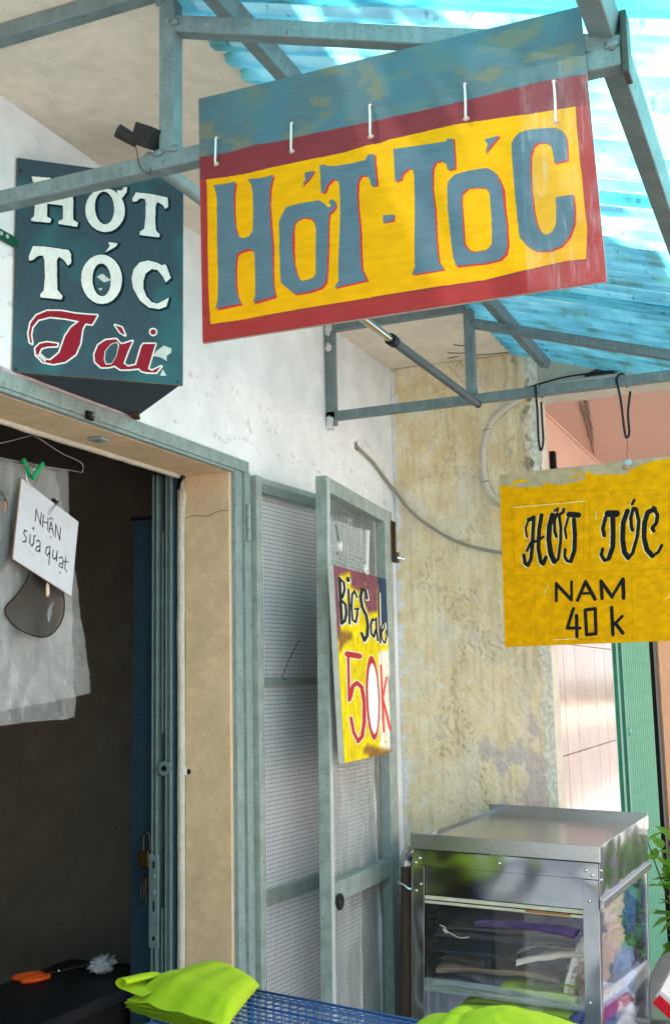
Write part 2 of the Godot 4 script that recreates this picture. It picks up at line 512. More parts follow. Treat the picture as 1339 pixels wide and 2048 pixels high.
const DARK_PAINT := [
	["ink", 0, 0, [92,85,175,81,205,80,201,100,186,109,187,177,277,176,276,110,262,101,262,86,350,84,350,106,337,114,340,269,370,280,363,301,253,297,253,284,279,271,278,207,188,207,188,268,214,278,206,296,98,300,95,287,112,276,122,134,102,111]],
	["ink", 18, 14, [90,83,172,80,202,78,198,98,183,107,185,175,274,174,273,108,260,99,259,85,347,82,348,104,335,113,338,267,367,278,360,299,251,295,251,283,276,269,275,205,185,205,185,266,211,276,203,294,95,298,92,285,109,274,119,132,99,109,90,83]],
	["ink", 0, 0, [648,184,647,213,637,240,621,265,597,286,570,301,539,309,508,310,478,304,452,291,431,272,416,249,409,222,411,194,420,167,436,142,459,121,487,106,517,97,549,96,579,102,605,115,627,134,641,158]],
	["ink", 18, 14, [645,183,644,211,635,238,618,263,595,284,567,299,536,307,505,308,475,302,449,289,428,270,414,247,407,220,408,192,417,165,434,140,456,119,484,104,514,95,546,94,576,100,603,113,624,132,639,156,645,183]],
	["ink", 0, 0, [596,98,627,96,641,79,662,77,657,103,635,129,614,140]],
	["ink", 18, 14, [593,96,625,94,638,77,659,75,655,101,632,127,612,138,593,96]],
	["ink", 0, 0, [714,97,801,95,912,102,916,146,898,161,880,142,847,131,836,154,834,228,839,271,864,291,858,304,739,304,739,288,766,271,774,212,776,145,769,124,741,123,719,140,696,146,691,132]],
	["ink", 18, 14, [711,95,798,93,909,100,913,144,895,159,877,140,844,129,834,152,831,226,836,269,861,289,855,303,736,302,736,286,763,269,772,210,773,144,766,122,739,121,716,138,693,144,689,130,711,95]],
	["ink", 0, 0, [109,415,182,412,317,415,331,434,331,476,314,491,288,466,261,453,249,470,250,547,254,610,286,635,279,654,158,653,155,639,175,620,182,553,175,476,166,456,141,459,111,482,90,487,87,466]],
	["ink", 18, 14, [107,413,180,410,314,413,328,432,329,474,312,489,285,464,259,451,246,468,248,545,252,608,283,634,276,652,156,651,153,637,172,618,179,551,173,474,164,454,138,458,108,480,87,485,84,465,107,413]],
	["ink", 0, 0, [635,524,632,555,622,585,604,611,579,633,550,647,519,655,487,654,457,646,431,630,411,608,397,581,391,551,393,520,403,491,421,464,445,443,474,427,505,420,537,420,567,428,594,444,615,466,629,493]],
	["ink", 18, 14, [632,522,630,553,619,583,601,609,577,631,548,645,516,653,485,652,455,644,429,628,408,606,394,579,388,549,390,519,401,489,418,462,442,441,471,425,502,418,534,418,565,426,591,442,612,464,626,492,632,522]],
	["ink", 0, 0, [548,355,608,357,595,374,531,409,558,374]],
	["ink", 18, 14, [546,353,606,355,592,372,529,407,555,372,546,353]],
	["ink", 0, 0, [891,433,903,435,933,496,901,521,882,493,850,463,813,463,777,488,764,525,764,561,783,595,815,621,851,626,888,608,922,591,906,636,861,652,797,650,742,620,701,566,691,517,704,472,740,437,790,423,845,427,877,439]],
	["ink", 18, 14, [888,431,900,433,930,494,898,519,879,491,847,461,811,461,774,486,761,523,762,559,780,593,812,619,848,624,885,606,920,589,903,634,858,650,794,648,740,618,698,564,689,515,702,470,738,435,787,421,842,425,874,437,888,431]],
	["chalk", 0, 0, [83,80,166,76,196,75,192,95,177,103,178,171,268,171,267,105,253,95,253,81,341,79,341,100,328,109,331,263,361,275,354,295,245,292,244,279,270,266,269,201,179,201,179,263,205,272,197,291,89,294,86,282,103,270,113,128,93,105]],
	["chalk", 0, 0, [639,179,638,207,628,235,611,259,588,280,561,295,530,303,499,304,469,298,443,285,422,266,407,243,401,216,402,188,411,161,427,136,450,116,478,100,508,92,540,90,570,96,596,109,618,128,632,152]],
	["chalk", 0, 0, [587,93,618,91,632,73,652,71,648,97,626,124,605,134]],
	["chalk", 0, 0, [705,91,792,89,902,96,906,140,889,155,870,137,838,125,827,148,825,222,830,265,855,285,849,299,730,298,730,282,757,265,765,206,766,140,760,118,732,118,710,135,687,141,682,126]],
	["chalk", 0, 0, [101,410,174,406,308,410,322,428,323,471,305,485,279,460,252,447,240,464,242,541,246,604,277,630,270,648,150,647,147,633,166,614,173,547,167,470,157,450,132,454,102,476,81,482,78,461]],
	["chalk", 0, 0, [626,518,623,549,613,579,595,605,570,627,542,642,510,649,479,649,449,640,422,624,402,602,388,575,382,546,384,515,394,485,412,459,436,437,465,422,496,414,528,414,558,423,585,438,606,461,620,488]],
	["chalk", 0, 0, [539,350,599,351,586,368,522,403,549,368]],
	["chalk", 0, 0, [882,427,894,429,924,490,892,515,873,487,841,458,804,457,768,482,755,519,755,555,774,590,806,616,842,620,878,603,913,585,897,630,851,647,788,644,733,614,692,560,682,511,695,467,731,431,781,417,836,422,868,433]],
	["ink", 0, 0, [573,178,573,203,567,226,556,246,541,259,523,266,505,265,488,256,473,241,463,220,458,196,458,172,464,148,475,129,490,115,507,108,526,109,543,118,558,133,568,154]],
	["teal2", 0, 0, [571,183,571,205,566,226,557,243,544,255,530,261,515,260,500,252,488,238,479,220,475,198,475,176,479,156,488,139,501,126,515,121,531,122,545,129,557,143,566,162]],
	["ink", 0, 0, [558,528,557,553,550,576,539,594,525,607,508,612,491,610,475,601,462,585,453,565,449,541,450,517,456,494,467,475,482,462,499,457,516,458,532,468,545,484,554,505]],
	["teal2", 0, 0, [555,535,554,556,548,576,539,592,527,603,513,608,498,606,485,598,474,584,466,566,463,545,464,524,469,504,478,488,491,477,505,472,519,474,532,482,543,496,551,514]],
	["chalk", 18, 14, [480,705,450,750,411,749,394,775,382,846,357,896,298,935,229,950,170,944,131,915,126,885,151,862,193,852,253,855,249,866,193,872,160,882,147,904,169,930,212,934,263,896,295,817,329,773,376,741,293,734,207,733,139,752,106,789,99,824,108,865,95,859,86,819,97,769,130,732,189,707,267,701,354,707,415,707,480,705]],
	["chalk", 18, 14, [691,810,664,861,638,919,665,933,714,921,745,834,758,819,830,814,808,873,786,934,809,943,867,918,836,949,782,952,746,948,732,936,674,945,621,949,585,933,550,943,506,946,471,923,466,889,487,845,531,818,593,808,619,829,637,828,691,810]],
	["chalk", 18, 14, [587,743,627,751,647,786,619,776,587,743]],
	["chalk", 18, 14, [833,757,831,764,825,769,816,772,808,771,801,766,799,759,801,752,807,747,816,745,825,746,831,750,833,757]],
	["redp", 0, 0, [480,705,450,750,411,749,394,775,382,846,357,896,298,935,229,950,170,944,131,915,126,885,151,862,193,852,253,855,249,866,193,872,160,882,147,904,169,930,212,934,263,896,295,817,329,773,376,741,293,734,207,733,139,752,106,789,99,824,108,865,95,859,86,819,97,769,130,732,189,707,267,701,354,707,415,707]],
	["redp", 0, 0, [691,810,664,861,638,919,665,933,714,921,745,834,758,819,830,814,808,873,786,934,809,943,867,918,836,949,782,952,746,948,732,936,674,945,621,949,585,933,550,943,506,946,471,923,466,889,487,845,531,818,593,808,619,829,637,828]],
	["redp", 0, 0, [587,743,627,751,647,786,619,776]],
	["redp", 0, 0, [833,757,831,764,825,769,816,772,808,771,801,766,799,759,801,752,807,747,816,745,825,746,831,750]],
	["chalk", 0, 0, [562,833,598,821,612,834,597,888,568,928,533,932,522,908,527,870]],
	["teal2", 0, 0, [562,837,595,825,606,837,594,887,568,924,537,927,527,906,532,870]],
	["peel", 0, 0, [880,818,930,829,926,850,899,866,901,891,862,876,817,872,835,849]],
	["peel", 0, 0, [876,931,899,960,859,963]],
	["peel", 0, 0, [473,522,508,504,539,523,564,530,518,546]],
	["peel", 0, 0, [483,578,509,572,501,587]],
	["peel", 0, 0, [131,913,160,906,196,928,182,944]],
]
const YELLOW_PAINT := [
	["olive", 0, 0, [-10,-28,1010,-19,1010,23,904,14,845,14,785,25,730,40,675,77,606,66,529,61,480,34,458,83,394,91,336,99,249,75,241,97,84,84,2,61]],
	["yl", 16, 16, [73,79,89,51,153,52]],
	["yl", 10, 10, [394,65,452,53]],
	["yl", 9, 9, [402,18,445,38]],
	["crease", 3, 3, [66,192,463,197,450,543,70,546,66,192]],
	["crease", 3, 3, [247,127,844,181]],
	["crease", 3, 3, [488,196,486,530]],
	["crease", 3, 3, [22,597,456,603,902,612]],
	["crease", 3, 3, [279,645,275,784,256,970,680,972]],
	["crease", 3, 3, [698,568,753,579,808,550]],
	["crease", 3, 3, [586,552,670,566]],
	["crease", 3, 3, [232,712,249,659]],
	["crease", 3, 3, [301,964,500,980]],
	["crease", 3, 3, [182,608,181,952]],
	["crease", 3, 3, [704,620,708,973]],
	["crease", 3, 3, [363,191,420,189]],
	["crease", 3, 3, [898,179,897,466]],
	["pale", 4, 4, [73,201,463,204]],
	["pale", 4, 4, [522,265,525,310]],
	["pale", 4, 4, [232,719,252,666]],
	["pale", 4, 4, [279,971,405,969]],
	["pale", 4, 4, [638,902,637,925]],
	["pale", 4, 4, [875,779,906,751]],
	["pale", 13, 13, [138,382,134,332,152,280,183,271]],
	["pale", 24, 25, [152,284,180,275]],
	["pale", 21, 22, [180,271,176,335,169,426,159,510,141,546,125,532,118,488]],
	["pale", 23, 24, [224,264,208,353,202,452,213,529,225,544,241,508]],
	["pale", 16, 16, [137,461,161,414,197,411,229,389]],
	["pale", 29, 30, [284,269,267,328,261,403,269,487,287,535]],
	["pale", 17, 18, [287,541,310,521,325,423,328,348,321,280,308,264,295,300,294,361,302,393]],
	["pale", 13, 13, [296,247,314,232,311,249]],
	["pale", 17, 18, [321,273,342,258,346,241]],
	["pale", 31, 33, [374,274,424,282]],
	["pale", 14, 15, [356,407,350,358,368,292]],
	["pale", 24, 25, [400,306,404,392,399,482,379,537]],
	["pale", 17, 18, [379,543,357,536,345,508,349,471]],
	["pale", 37, 39, [581,289,626,293]],
	["pale", 21, 22, [560,409,553,368,568,310]],
	["pale", 27, 28, [606,314,607,402,604,476,584,534]],
	["pale", 19, 19, [584,541,559,548,542,516,550,485]],
	["pale", 27, 28, [682,284,660,348,656,435,664,510,683,541]],
	["pale", 19, 19, [683,547,707,517,732,427,740,347,727,277,713,272,699,322,702,373,707,392]],
	["pale", 16, 16, [706,249,718,226]],
	["pale", 26, 27, [820,286,786,301,769,357,767,437,780,504,807,541]],
	["pale", 20, 21, [815,278,836,320,831,363,808,390,816,405]],
	["pale", 17, 18, [807,544,838,523,855,488]],
	["black", 13, 13, [144,378,139,328,158,277,188,268]],
	["black", 24, 25, [158,281,186,272]],
	["black", 21, 22, [186,268,181,332,174,423,164,506,146,542,130,529,124,484]],
	["black", 23, 24, [229,261,213,350,207,448,218,526,231,540,247,505]],
	["black", 16, 16, [143,457,167,411,203,408,235,386]],
	["black", 29, 30, [289,266,272,325,266,400,274,484,293,531]],
	["black", 17, 18, [293,537,315,518,330,420,333,345,326,277,314,261,300,297,299,357,307,390]],
	["black", 13, 13, [302,243,320,229,316,246]],
	["black", 17, 18, [326,269,347,255,351,238]],
	["black", 31, 33, [379,271,429,279]],
	["black", 14, 15, [362,404,355,355,374,289]],
	["black", 24, 25, [405,303,409,389,404,479,384,534]],
	["black", 17, 18, [384,539,363,532,350,505,354,467]],
	["black", 37, 39, [586,286,631,290]],
	["black", 21, 22, [565,406,558,365,573,307]],
	["black", 27, 28, [611,310,612,399,609,472,589,530]],
	["black", 19, 19, [589,538,564,545,547,512,555,481]],
	["black", 27, 28, [687,281,665,344,661,432,669,507,688,538]],
	["black", 19, 19, [688,543,712,514,737,424,745,344,732,274,718,269,704,319,707,370,712,389]],
	["black", 16, 16, [711,245,723,223]],
	["black", 26, 27, [825,283,791,298,774,354,771,434,785,501,812,538]],
	["black", 20, 21, [820,275,840,317,835,360,813,386,821,402]],
	["black", 17, 18, [812,541,843,520,860,485]],
	["black", 18, 19, [299,753,301,656]],
	["black", 19, 20, [302,660,379,749]],
	["black", 16, 16, [383,753,385,652]],
	["black", 19, 19, [415,757,461,657]],
	["black", 21, 22, [461,657,510,755]],
	["black", 14, 15, [436,720,490,722]],
	["black", 20, 21, [548,753,544,658]],
	["black", 20, 21, [544,658,601,748]],
	["black", 17, 18, [601,748,656,658]],
	["black", 21, 22, [660,655,662,758]],
	["black", 19, 19, [392,802,356,908]],
	["black", 17, 18, [356,908,427,911]],
	["black", 20, 21, [408,841,409,957]],
	["black", 19, 19, [456,813,510,808,512,946,461,949,456,813]],
	["black", 20, 21, [598,807,603,954]],
	["black", 16, 16, [609,901,654,857]],
	["black", 20, 21, [617,893,655,948]],
]
const SALE_PAINT := [
	["plum", 0, 0, [-9,-2,822,-4,790,200,598,218,460,108,291,95,285,15,76,52,57,362,-28,392]],
	["navy", 0, 0, [822,-4,1019,-5,1003,359,822,224]],
	["bone", 0, 0, [766,428,1009,408,976,989,719,960]],
	["rust", 0, 0, [346,958,456,926,669,957,1030,992,1027,1013,538,1010]],
	["rust", 0, 0, [33,328,247,334,286,357,110,401,10,452]],
	["grime", 0, 0, [961,551,1030,618,998,990,936,986,979,787]],
	["bone", 84, 23, [96,62,94,177,93,297]],
	["bone", 71, 20, [104,65,170,83,178,116,136,158,93,171]],
	["bone", 75, 21, [99,174,179,195,187,241,153,282,89,297]],
	["bone", 71, 20, [246,115,244,204,236,292]],
	["bone", 93, 26, [250,55,251,65]],
	["bone", 66, 19, [399,144,357,114,310,137,286,202,295,272,348,283,388,245,398,212]],
	["bone", 62, 17, [348,212,421,207]],
	["bone", 89, 25, [588,140,566,97,506,97,465,141,489,193,565,238,588,292,565,348,503,375,457,338]],
	["bone", 71, 20, [745,256,693,251,650,284,649,333,701,351,741,312]],
	["bone", 71, 20, [766,242,764,318,785,369]],
	["bone", 66, 19, [838,96,826,234,835,380]],
	["bone", 62, 17, [869,318,942,290,935,265,895,266,863,309,876,359,935,381,974,344]],
	["coal", 58, 16, [87,60,85,174,84,294]],
	["coal", 44, 12, [94,62,160,80,168,113,126,155,84,168]],
	["coal", 49, 14, [89,171,170,192,178,238,143,279,80,294]],
	["coal", 44, 12, [236,112,234,201,226,289]],
	["coal", 66, 19, [241,52,241,62]],
	["coal", 40, 11, [389,141,347,111,300,134,276,199,285,268,338,279,377,241,388,209]],
	["coal", 35, 10, [338,209,410,203]],
	["coal", 62, 17, [578,137,556,94,495,94,455,138,479,190,554,235,577,288,554,344,492,371,447,335]],
	["coal", 44, 12, [733,252,682,248,639,280,638,330,689,347,729,309]],
	["coal", 44, 12, [755,239,752,314,773,365]],
	["coal", 40, 11, [826,93,814,231,823,376]],
	["coal", 35, 10, [858,315,929,287,923,262,883,263,852,305,864,356,923,377,962,341]],
	["bone", 142, 40, [159,450,381,458]],
	["bone", 84, 23, [172,447,156,578,144,690]],
	["bone", 111, 31, [159,681,228,616,307,599,397,623,435,706,413,807,359,882,276,904]],
	["bone", 93, 26, [276,904,200,855,162,779]],
	["brick", 106, 30, [159,450,381,458]],
	["brick", 49, 14, [172,447,156,578,144,690]],
	["brick", 75, 21, [159,681,228,616,307,599,397,623,435,706,413,807,359,882,276,904]],
	["brick", 58, 16, [276,904,200,855,162,779]],
	["bone", 0, 0, [768,681,762,738,747,793,724,840,694,878,659,905,622,917,584,915,549,900,517,872,492,833,473,786,463,733,461,677,467,622,482,571,504,525,532,489,565,463,601,449,637,448,673,461,705,486,732,523,752,570,765,623]],
	["brick", 0, 0, [758,681,752,737,738,790,716,837,688,874,656,900,621,912,586,911,553,896,523,868,499,830,481,784,472,732,470,678,476,624,490,573,511,528,537,492,568,467,602,453,636,453,669,465,699,490,725,526,744,572,755,624]],
	["white", 0, 0, [727,686,723,733,712,777,696,816,676,848,652,869,626,880,601,879,576,866,554,844,537,812,524,773,517,729,516,683,520,638,531,595,546,557,566,527,589,506,614,494,639,494,663,505,685,526,704,556,717,595,725,639]],
	["bright", 44, 12, [815,505,817,689,819,877]],
	["bright", 40, 11, [932,574,810,702]],
	["bright", 49, 14, [825,689,962,869]],
]
const PAPER_PAINT := [
	["ink", 15, 13, [281,385,275,236,369,383,363,234]],
	["ink", 15, 13, [406,396,400,240]],
	["ink", 15, 13, [494,383,480,236]],
	["ink", 13, 12, [404,324,490,298]],
	["ink", 15, 13, [516,404,537,252,596,395]],
	["ink", 12, 11, [525,346,577,331]],
	["ink", 13, 12, [508,237,530,202,568,213]],
	["ink", 19, 17, [553,446,559,448]],
	["ink", 15, 13, [626,407,618,242,708,403,702,244]],
	["ink", 16, 15, [171,575,133,580,122,624,168,655,170,699,124,730]],
	["ink", 16, 15, [225,586,229,688,270,708,293,654,286,569]],
	["ink", 12, 11, [288,576,311,556]],
	["ink", 12, 11, [245,496,270,476,265,512]],
	["ink", 15, 13, [334,613,373,580,394,602,405,717]],
	["ink", 15, 13, [393,642,345,683,334,728,374,725,400,684]],
	["ink", 15, 13, [548,575,502,605,496,681,530,697,558,643]],
	["ink", 16, 15, [561,568,571,796]],
	["ink", 16, 15, [616,580,617,673,647,687,681,643,686,557,688,690]],
	["ink", 15, 13, [729,629,775,592,798,621,797,730]],
	["ink", 15, 13, [790,666,746,691,741,731,786,725]],
	["ink", 21, 19, [766,797,775,798]],
	["ink", 16, 15, [842,565,841,715,882,732]],
	["ink", 13, 12, [797,636,890,600]],
]

# ---------------------------------------------------------------- the place
func _ready() -> void:
	noise.noise_type = FastNoiseLite.TYPE_SIMPLEX_SMOOTH
	noise.frequency = 0.02
	rng.seed = 4
	# camera
	var cam := Camera3D.new()
	cam.name = "camera"
	add_child(cam)
	var yaw := deg_to_rad(22.93443)
	var pitch := deg_to_rad(8.75362)
	var fwd := Vector3(cos(pitch) * cos(yaw), sin(pitch), -cos(pitch) * sin(yaw))
	cam.look_at_from_position(Vector3(0, 1.55, 1.5), Vector3(0, 1.55, 1.5) + fwd, Vector3.UP)
	cam.rotate_object_local(Vector3.FORWARD, deg_to_rad(1.23864))
	cam.fov = rad_to_deg(2.0 * atan(1024.0 / 2262.56))
	cam.near = 0.05
	cam.far = 200.0
	cam.current = true
	# sky, sun, exposure
	var sky := ProceduralSkyMaterial.new()
	sky.sky_top_color = Color(0.52, 0.61, 0.77)
	sky.sky_horizon_color = Color(0.93, 0.92, 0.92)
	sky.sky_curve = 0.16
	sky.ground_bottom_color = Color(0.4, 0.38, 0.35)
	sky.ground_horizon_color = Color(0.7, 0.69, 0.66)
	sky.sky_energy_multiplier = 0.55
	sky.ground_energy_multiplier = 0.5
	var env := Environment.new()
	env.background_mode = Environment.BG_SKY
	env.sky = Sky.new()
	env.sky.sky_material = sky
	env.tonemap_mode = Environment.TONE_MAPPER_LINEAR
	env.tonemap_exposure = 9.0
	env.sdfgi_enabled = true
	env.ssao_enabled = true
	env.ssil_enabled = true
	var we := WorldEnvironment.new()
	we.name = "world_environment"
	we.environment = env
	add_child(we)
	var sun := DirectionalLight3D.new()
	sun.name = "sun"
	add_child(sun)
	sun.look_at_from_position(Vector3.ZERO, -Vector3(-0.25, 0.88, -0.40), Vector3.UP)
	sun.light_energy = 1.6
	sun.light_color = Color(1.0, 0.95, 0.91)
	sun.light_angular_distance = 0.5
	sun.shadow_enabled = true

	make_textures()
	make_materials()
	build_street()
	build_shop()
	build_neighbour()
	build_canopy()
	build_signs()
	build_screen_doors()
	build_doorway()
	build_cart()
	build_rack()
	build_cables()
	build_beside_cart()

func make_materials() -> void:
	M.truss = old_paint(0x728384, 601)
	M.frame = old_paint(0x879896, 611)
	M.leaf = old_paint(0x939f99, 621)
	M.leaf_edge = mat(0xbcc8c6, 0.5, 0.0, 1.0, 0.05, 5.0)
	M.gate = old_paint(0x6a7d7d, 631, 4.0)
	M.gate_dark = mat(0x2c4250, 0.55, 0.0, 1.0, 0.1, 6.0)
	M.black = mat(0x17191b, 0.5, 0.0, 0.0)
	M.rubber = mat(0x20262c, 0.45, 0.0, 0.0)
	M.dark_gap = mat(0x10161b, 0.8, 0.0, 0.0)
	M.steel = mat(0xb2b6b8, 0.15, 1.0, 0.0, 0.05, 1.3)
	M.steel.heightmap_enabled = true
	M.steel.heightmap_texture = T.wavy
	M.steel.heightmap_scale = 0.5
	M.brushed = mat(0xb8bcbc, 0.24, 1.0, 0.0, 0.03, 6.0)
	M.chrome = mat(0xd5d8d8, 0.12, 1.0, 0.0)
	M.iron = mat(0x4c4741, 0.5, 0.7, 0.0)
	M.brass = mat(0x5b4528, 0.45, 0.8, 0.0)
	M.white_paint = mat(0xe6e8e8, 0.7, 0.0, 1.0)
	M.cream = mat(0xe8caa4, 0.75, 0.0, 1.0, 0.04, 1.6)
	M.lip = mat(0xd8d3c2, 0.8, 0.0, 1.0, 0.3, 3.0)
	M.conduit = mat(0xd9d2c0, 0.6, 0.0, 1.0, 0.1, 9.0)
	M.grey_cable = mat(0xa39f90, 0.6, 0.0, 1.0, 0.0, 9.0)

# ---------------------------------------------------------------- street behind the viewer and the opposite houses
func build_street() -> void:
	structure(box_obj("pavement", Vector3(-12, -0.2, -0.15), Vector3(20, 0, 2.6), mat(0x9d9b98, 0.85, 0.0, 1.0, 0.2, 1.0)), "grey concrete pavement in front of the shop", "pavement")
	structure(box_obj("road", Vector3(-40, -0.4, 2.6), Vector3(60, -0.12, 8.4), mat(0x656566, 0.9, 0.0, 1.0, 0.2, 1.0)), "asphalt street running past the shop", "road")
	structure(box_obj("ground", Vector3(-80, -0.8, -60), Vector3(100, -0.41, 60), mat(0x8a8478, 0.9, 0.0, 0.0)), "bare ground under the street", "ground")
	var k := 0
	for a in [[-11.0, -4.2, 5.6, 0xd6cfc0, "opposite house with cream walls and two shuttered windows"], [-4.0, 2.6, 7.4, 0xc9d2d4, "opposite house with pale blue walls and two shuttered windows"], [2.8, 9.6, 6.0, 0xe0d9cb, "opposite house with off white walls and two shuttered windows"], [9.8, 17.0, 7.0, 0xd3bfb4, "opposite house with salmon walls and two shuttered windows"]]:
		var h := thing("terraced_house", a[4], "house", "houses across the street", Vector3(a[0], 0, 10.2))
		var w: float = a[1] - a[0]
		box_obj("wall", Vector3(0, -0.12, 0), Vector3(w, a[2], 4), mat(a[3], 0.85, 0.0, 1.0), h)
		box_obj("door", Vector3(1.0, -0.11, -0.04), Vector3(3.2, 2.5, 0.02), mat([0x2e4a52, 0x5a3b2c, 0x7c2a2a, 0x344e3e][k], 0.5), h)
		for x in [1.1, 4.3]:
			var wn := box_obj("window", Vector3(x, 3.3, -0.05), Vector3(x + 1.5, 4.7, 0.02), mat(0x6f7f86, 0.4), h)
			box_obj("pane", Vector3(x + 0.1, 3.4, -0.07), Vector3(x + 1.4, 4.6, -0.052), mat(0x27323a, 0.08, 0.0, 0.0), wn)
		k += 1

# ---------------------------------------------------------------- the shop: walls, ceiling, room
func wall_white_mat() -> StandardMaterial3D:
	var n := 1024
	var a := cloud(n, n, 31, 0.004, 5)
	var b := cloud(n, n, 32, 0.02, 5)
	var c := cloud(n, n, 33, 0.09, 3)
	var s := cloud(n, n, 34, 0.05, 4, 5, 1)
	var d := PackedByteArray()
	d.resize(n * n * 3)
	var hh := PackedByteArray()
	hh.resize(n * n)
	for y in n:
		var wy := 2.8 * (1.0 - y / float(n))
		for x in n:
			var wx := 2.8 * x / float(n) + 1.4
			var i := y * n + x
			var v := 232.0 + (a[i] - 128) * 0.1 + (b[i] - 128) * 0.07
			# scuffs and old dirt above the door frame and where the plaster has been patched
			var dirt := clampf((b[i] - 150) / 60.0, 0.0, 1.0) * clampf(1.0 - absf(wy - 2.33) / 0.16, 0.0, 1.0) * clampf((wx - 2.3) / 0.5, 0.0, 1.0) * clampf((c[i] - 110) / 50.0, 0.0, 1.0) * 0.7
			if s[i] > 190 and wy < 2.48 and wy > 2.2: dirt += 0.55 * clampf((c[i] - 120) / 60.0, 0.0, 1.0)
			if c[i] > 214: dirt += 0.4
			dirt = clampf(dirt, 0.0, 1.0) * 0.34
			d[i * 3] = clampi(int(v * (1.0 - dirt) + 84 * dirt), 0, 255)
			d[i * 3 + 1] = clampi(int((v + 3) * (1.0 - dirt) + 82 * dirt), 0, 255)
			d[i * 3 + 2] = clampi(int((v + 5) * (1.0 - dirt) + 74 * dirt), 0, 255)
			hh[i] = clampi(int(128 + (b[i] - 128) * 0.55 + (s[i] - 128) * 0.35 + (c[i] - 128) * 0.15), 0, 255)
	var m := StandardMaterial3D.new()
	m.albedo_texture = tex(Image.create_from_data(n, n, false, Image.FORMAT_RGB8, d))
	m.roughness = 0.8
	m.heightmap_enabled = true
	m.heightmap_texture = grey_tex(n, n, hh)
	m.heightmap_scale = 0.35
	m.uv1_triplanar = true
	m.uv1_world_triplanar = true
	m.uv1_triplanar_sharpness = 8.0
	m.uv1_scale = Vector3.ONE / 2.8
	m.uv1_offset = Vector3(-0.5, 0, 0)
	return m

func ceiling_mat() -> StandardMaterial3D:
	var n := 1024
	var a := cloud(n, n, 41, 0.006, 4)
	var b := cloud(n, n, 42, 0.03, 4)
	var s := cloud(n, n, 43, 0.02, 4, 1, 6)
	var p := cloud(n, n, 44, 0.1, 2)
	var d := PackedByteArray()
	d.resize(n * n * 3)
	var hh := PackedByteArray()
	hh.resize(n * n)
	for i in n * n:
		var v := 1.0 + (a[i] - 128) * 0.0003 + (b[i] - 128) * 0.0003
		if p[i] > 222: v *= 0.82
		# white wall paint that runs a little way on to the ceiling
		d[i * 3] = clampi(int(232 * v), 0, 255)
		d[i * 3 + 1] = clampi(int(222 * v), 0, 255)
		d[i * 3 + 2] = clampi(int(203 * v), 0, 255)
		hh[i] = clampi(int(128 + (s[i] - 128) * 0.5 + (b[i] - 128) * 0.15), 0, 255)
	var m := StandardMaterial3D.new()
	m.albedo_texture = tex(Image.create_from_data(n, n, false, Image.FORMAT_RGB8, d))
	m.roughness = 0.85
	m.heightmap_enabled = true
	m.heightmap_texture = grey_tex(n, n, hh)
	m.heightmap_scale = 0.22
	m.uv1_triplanar = true
	m.uv1_world_triplanar = true
	m.uv1_scale = Vector3.ONE * 0.7
	return m

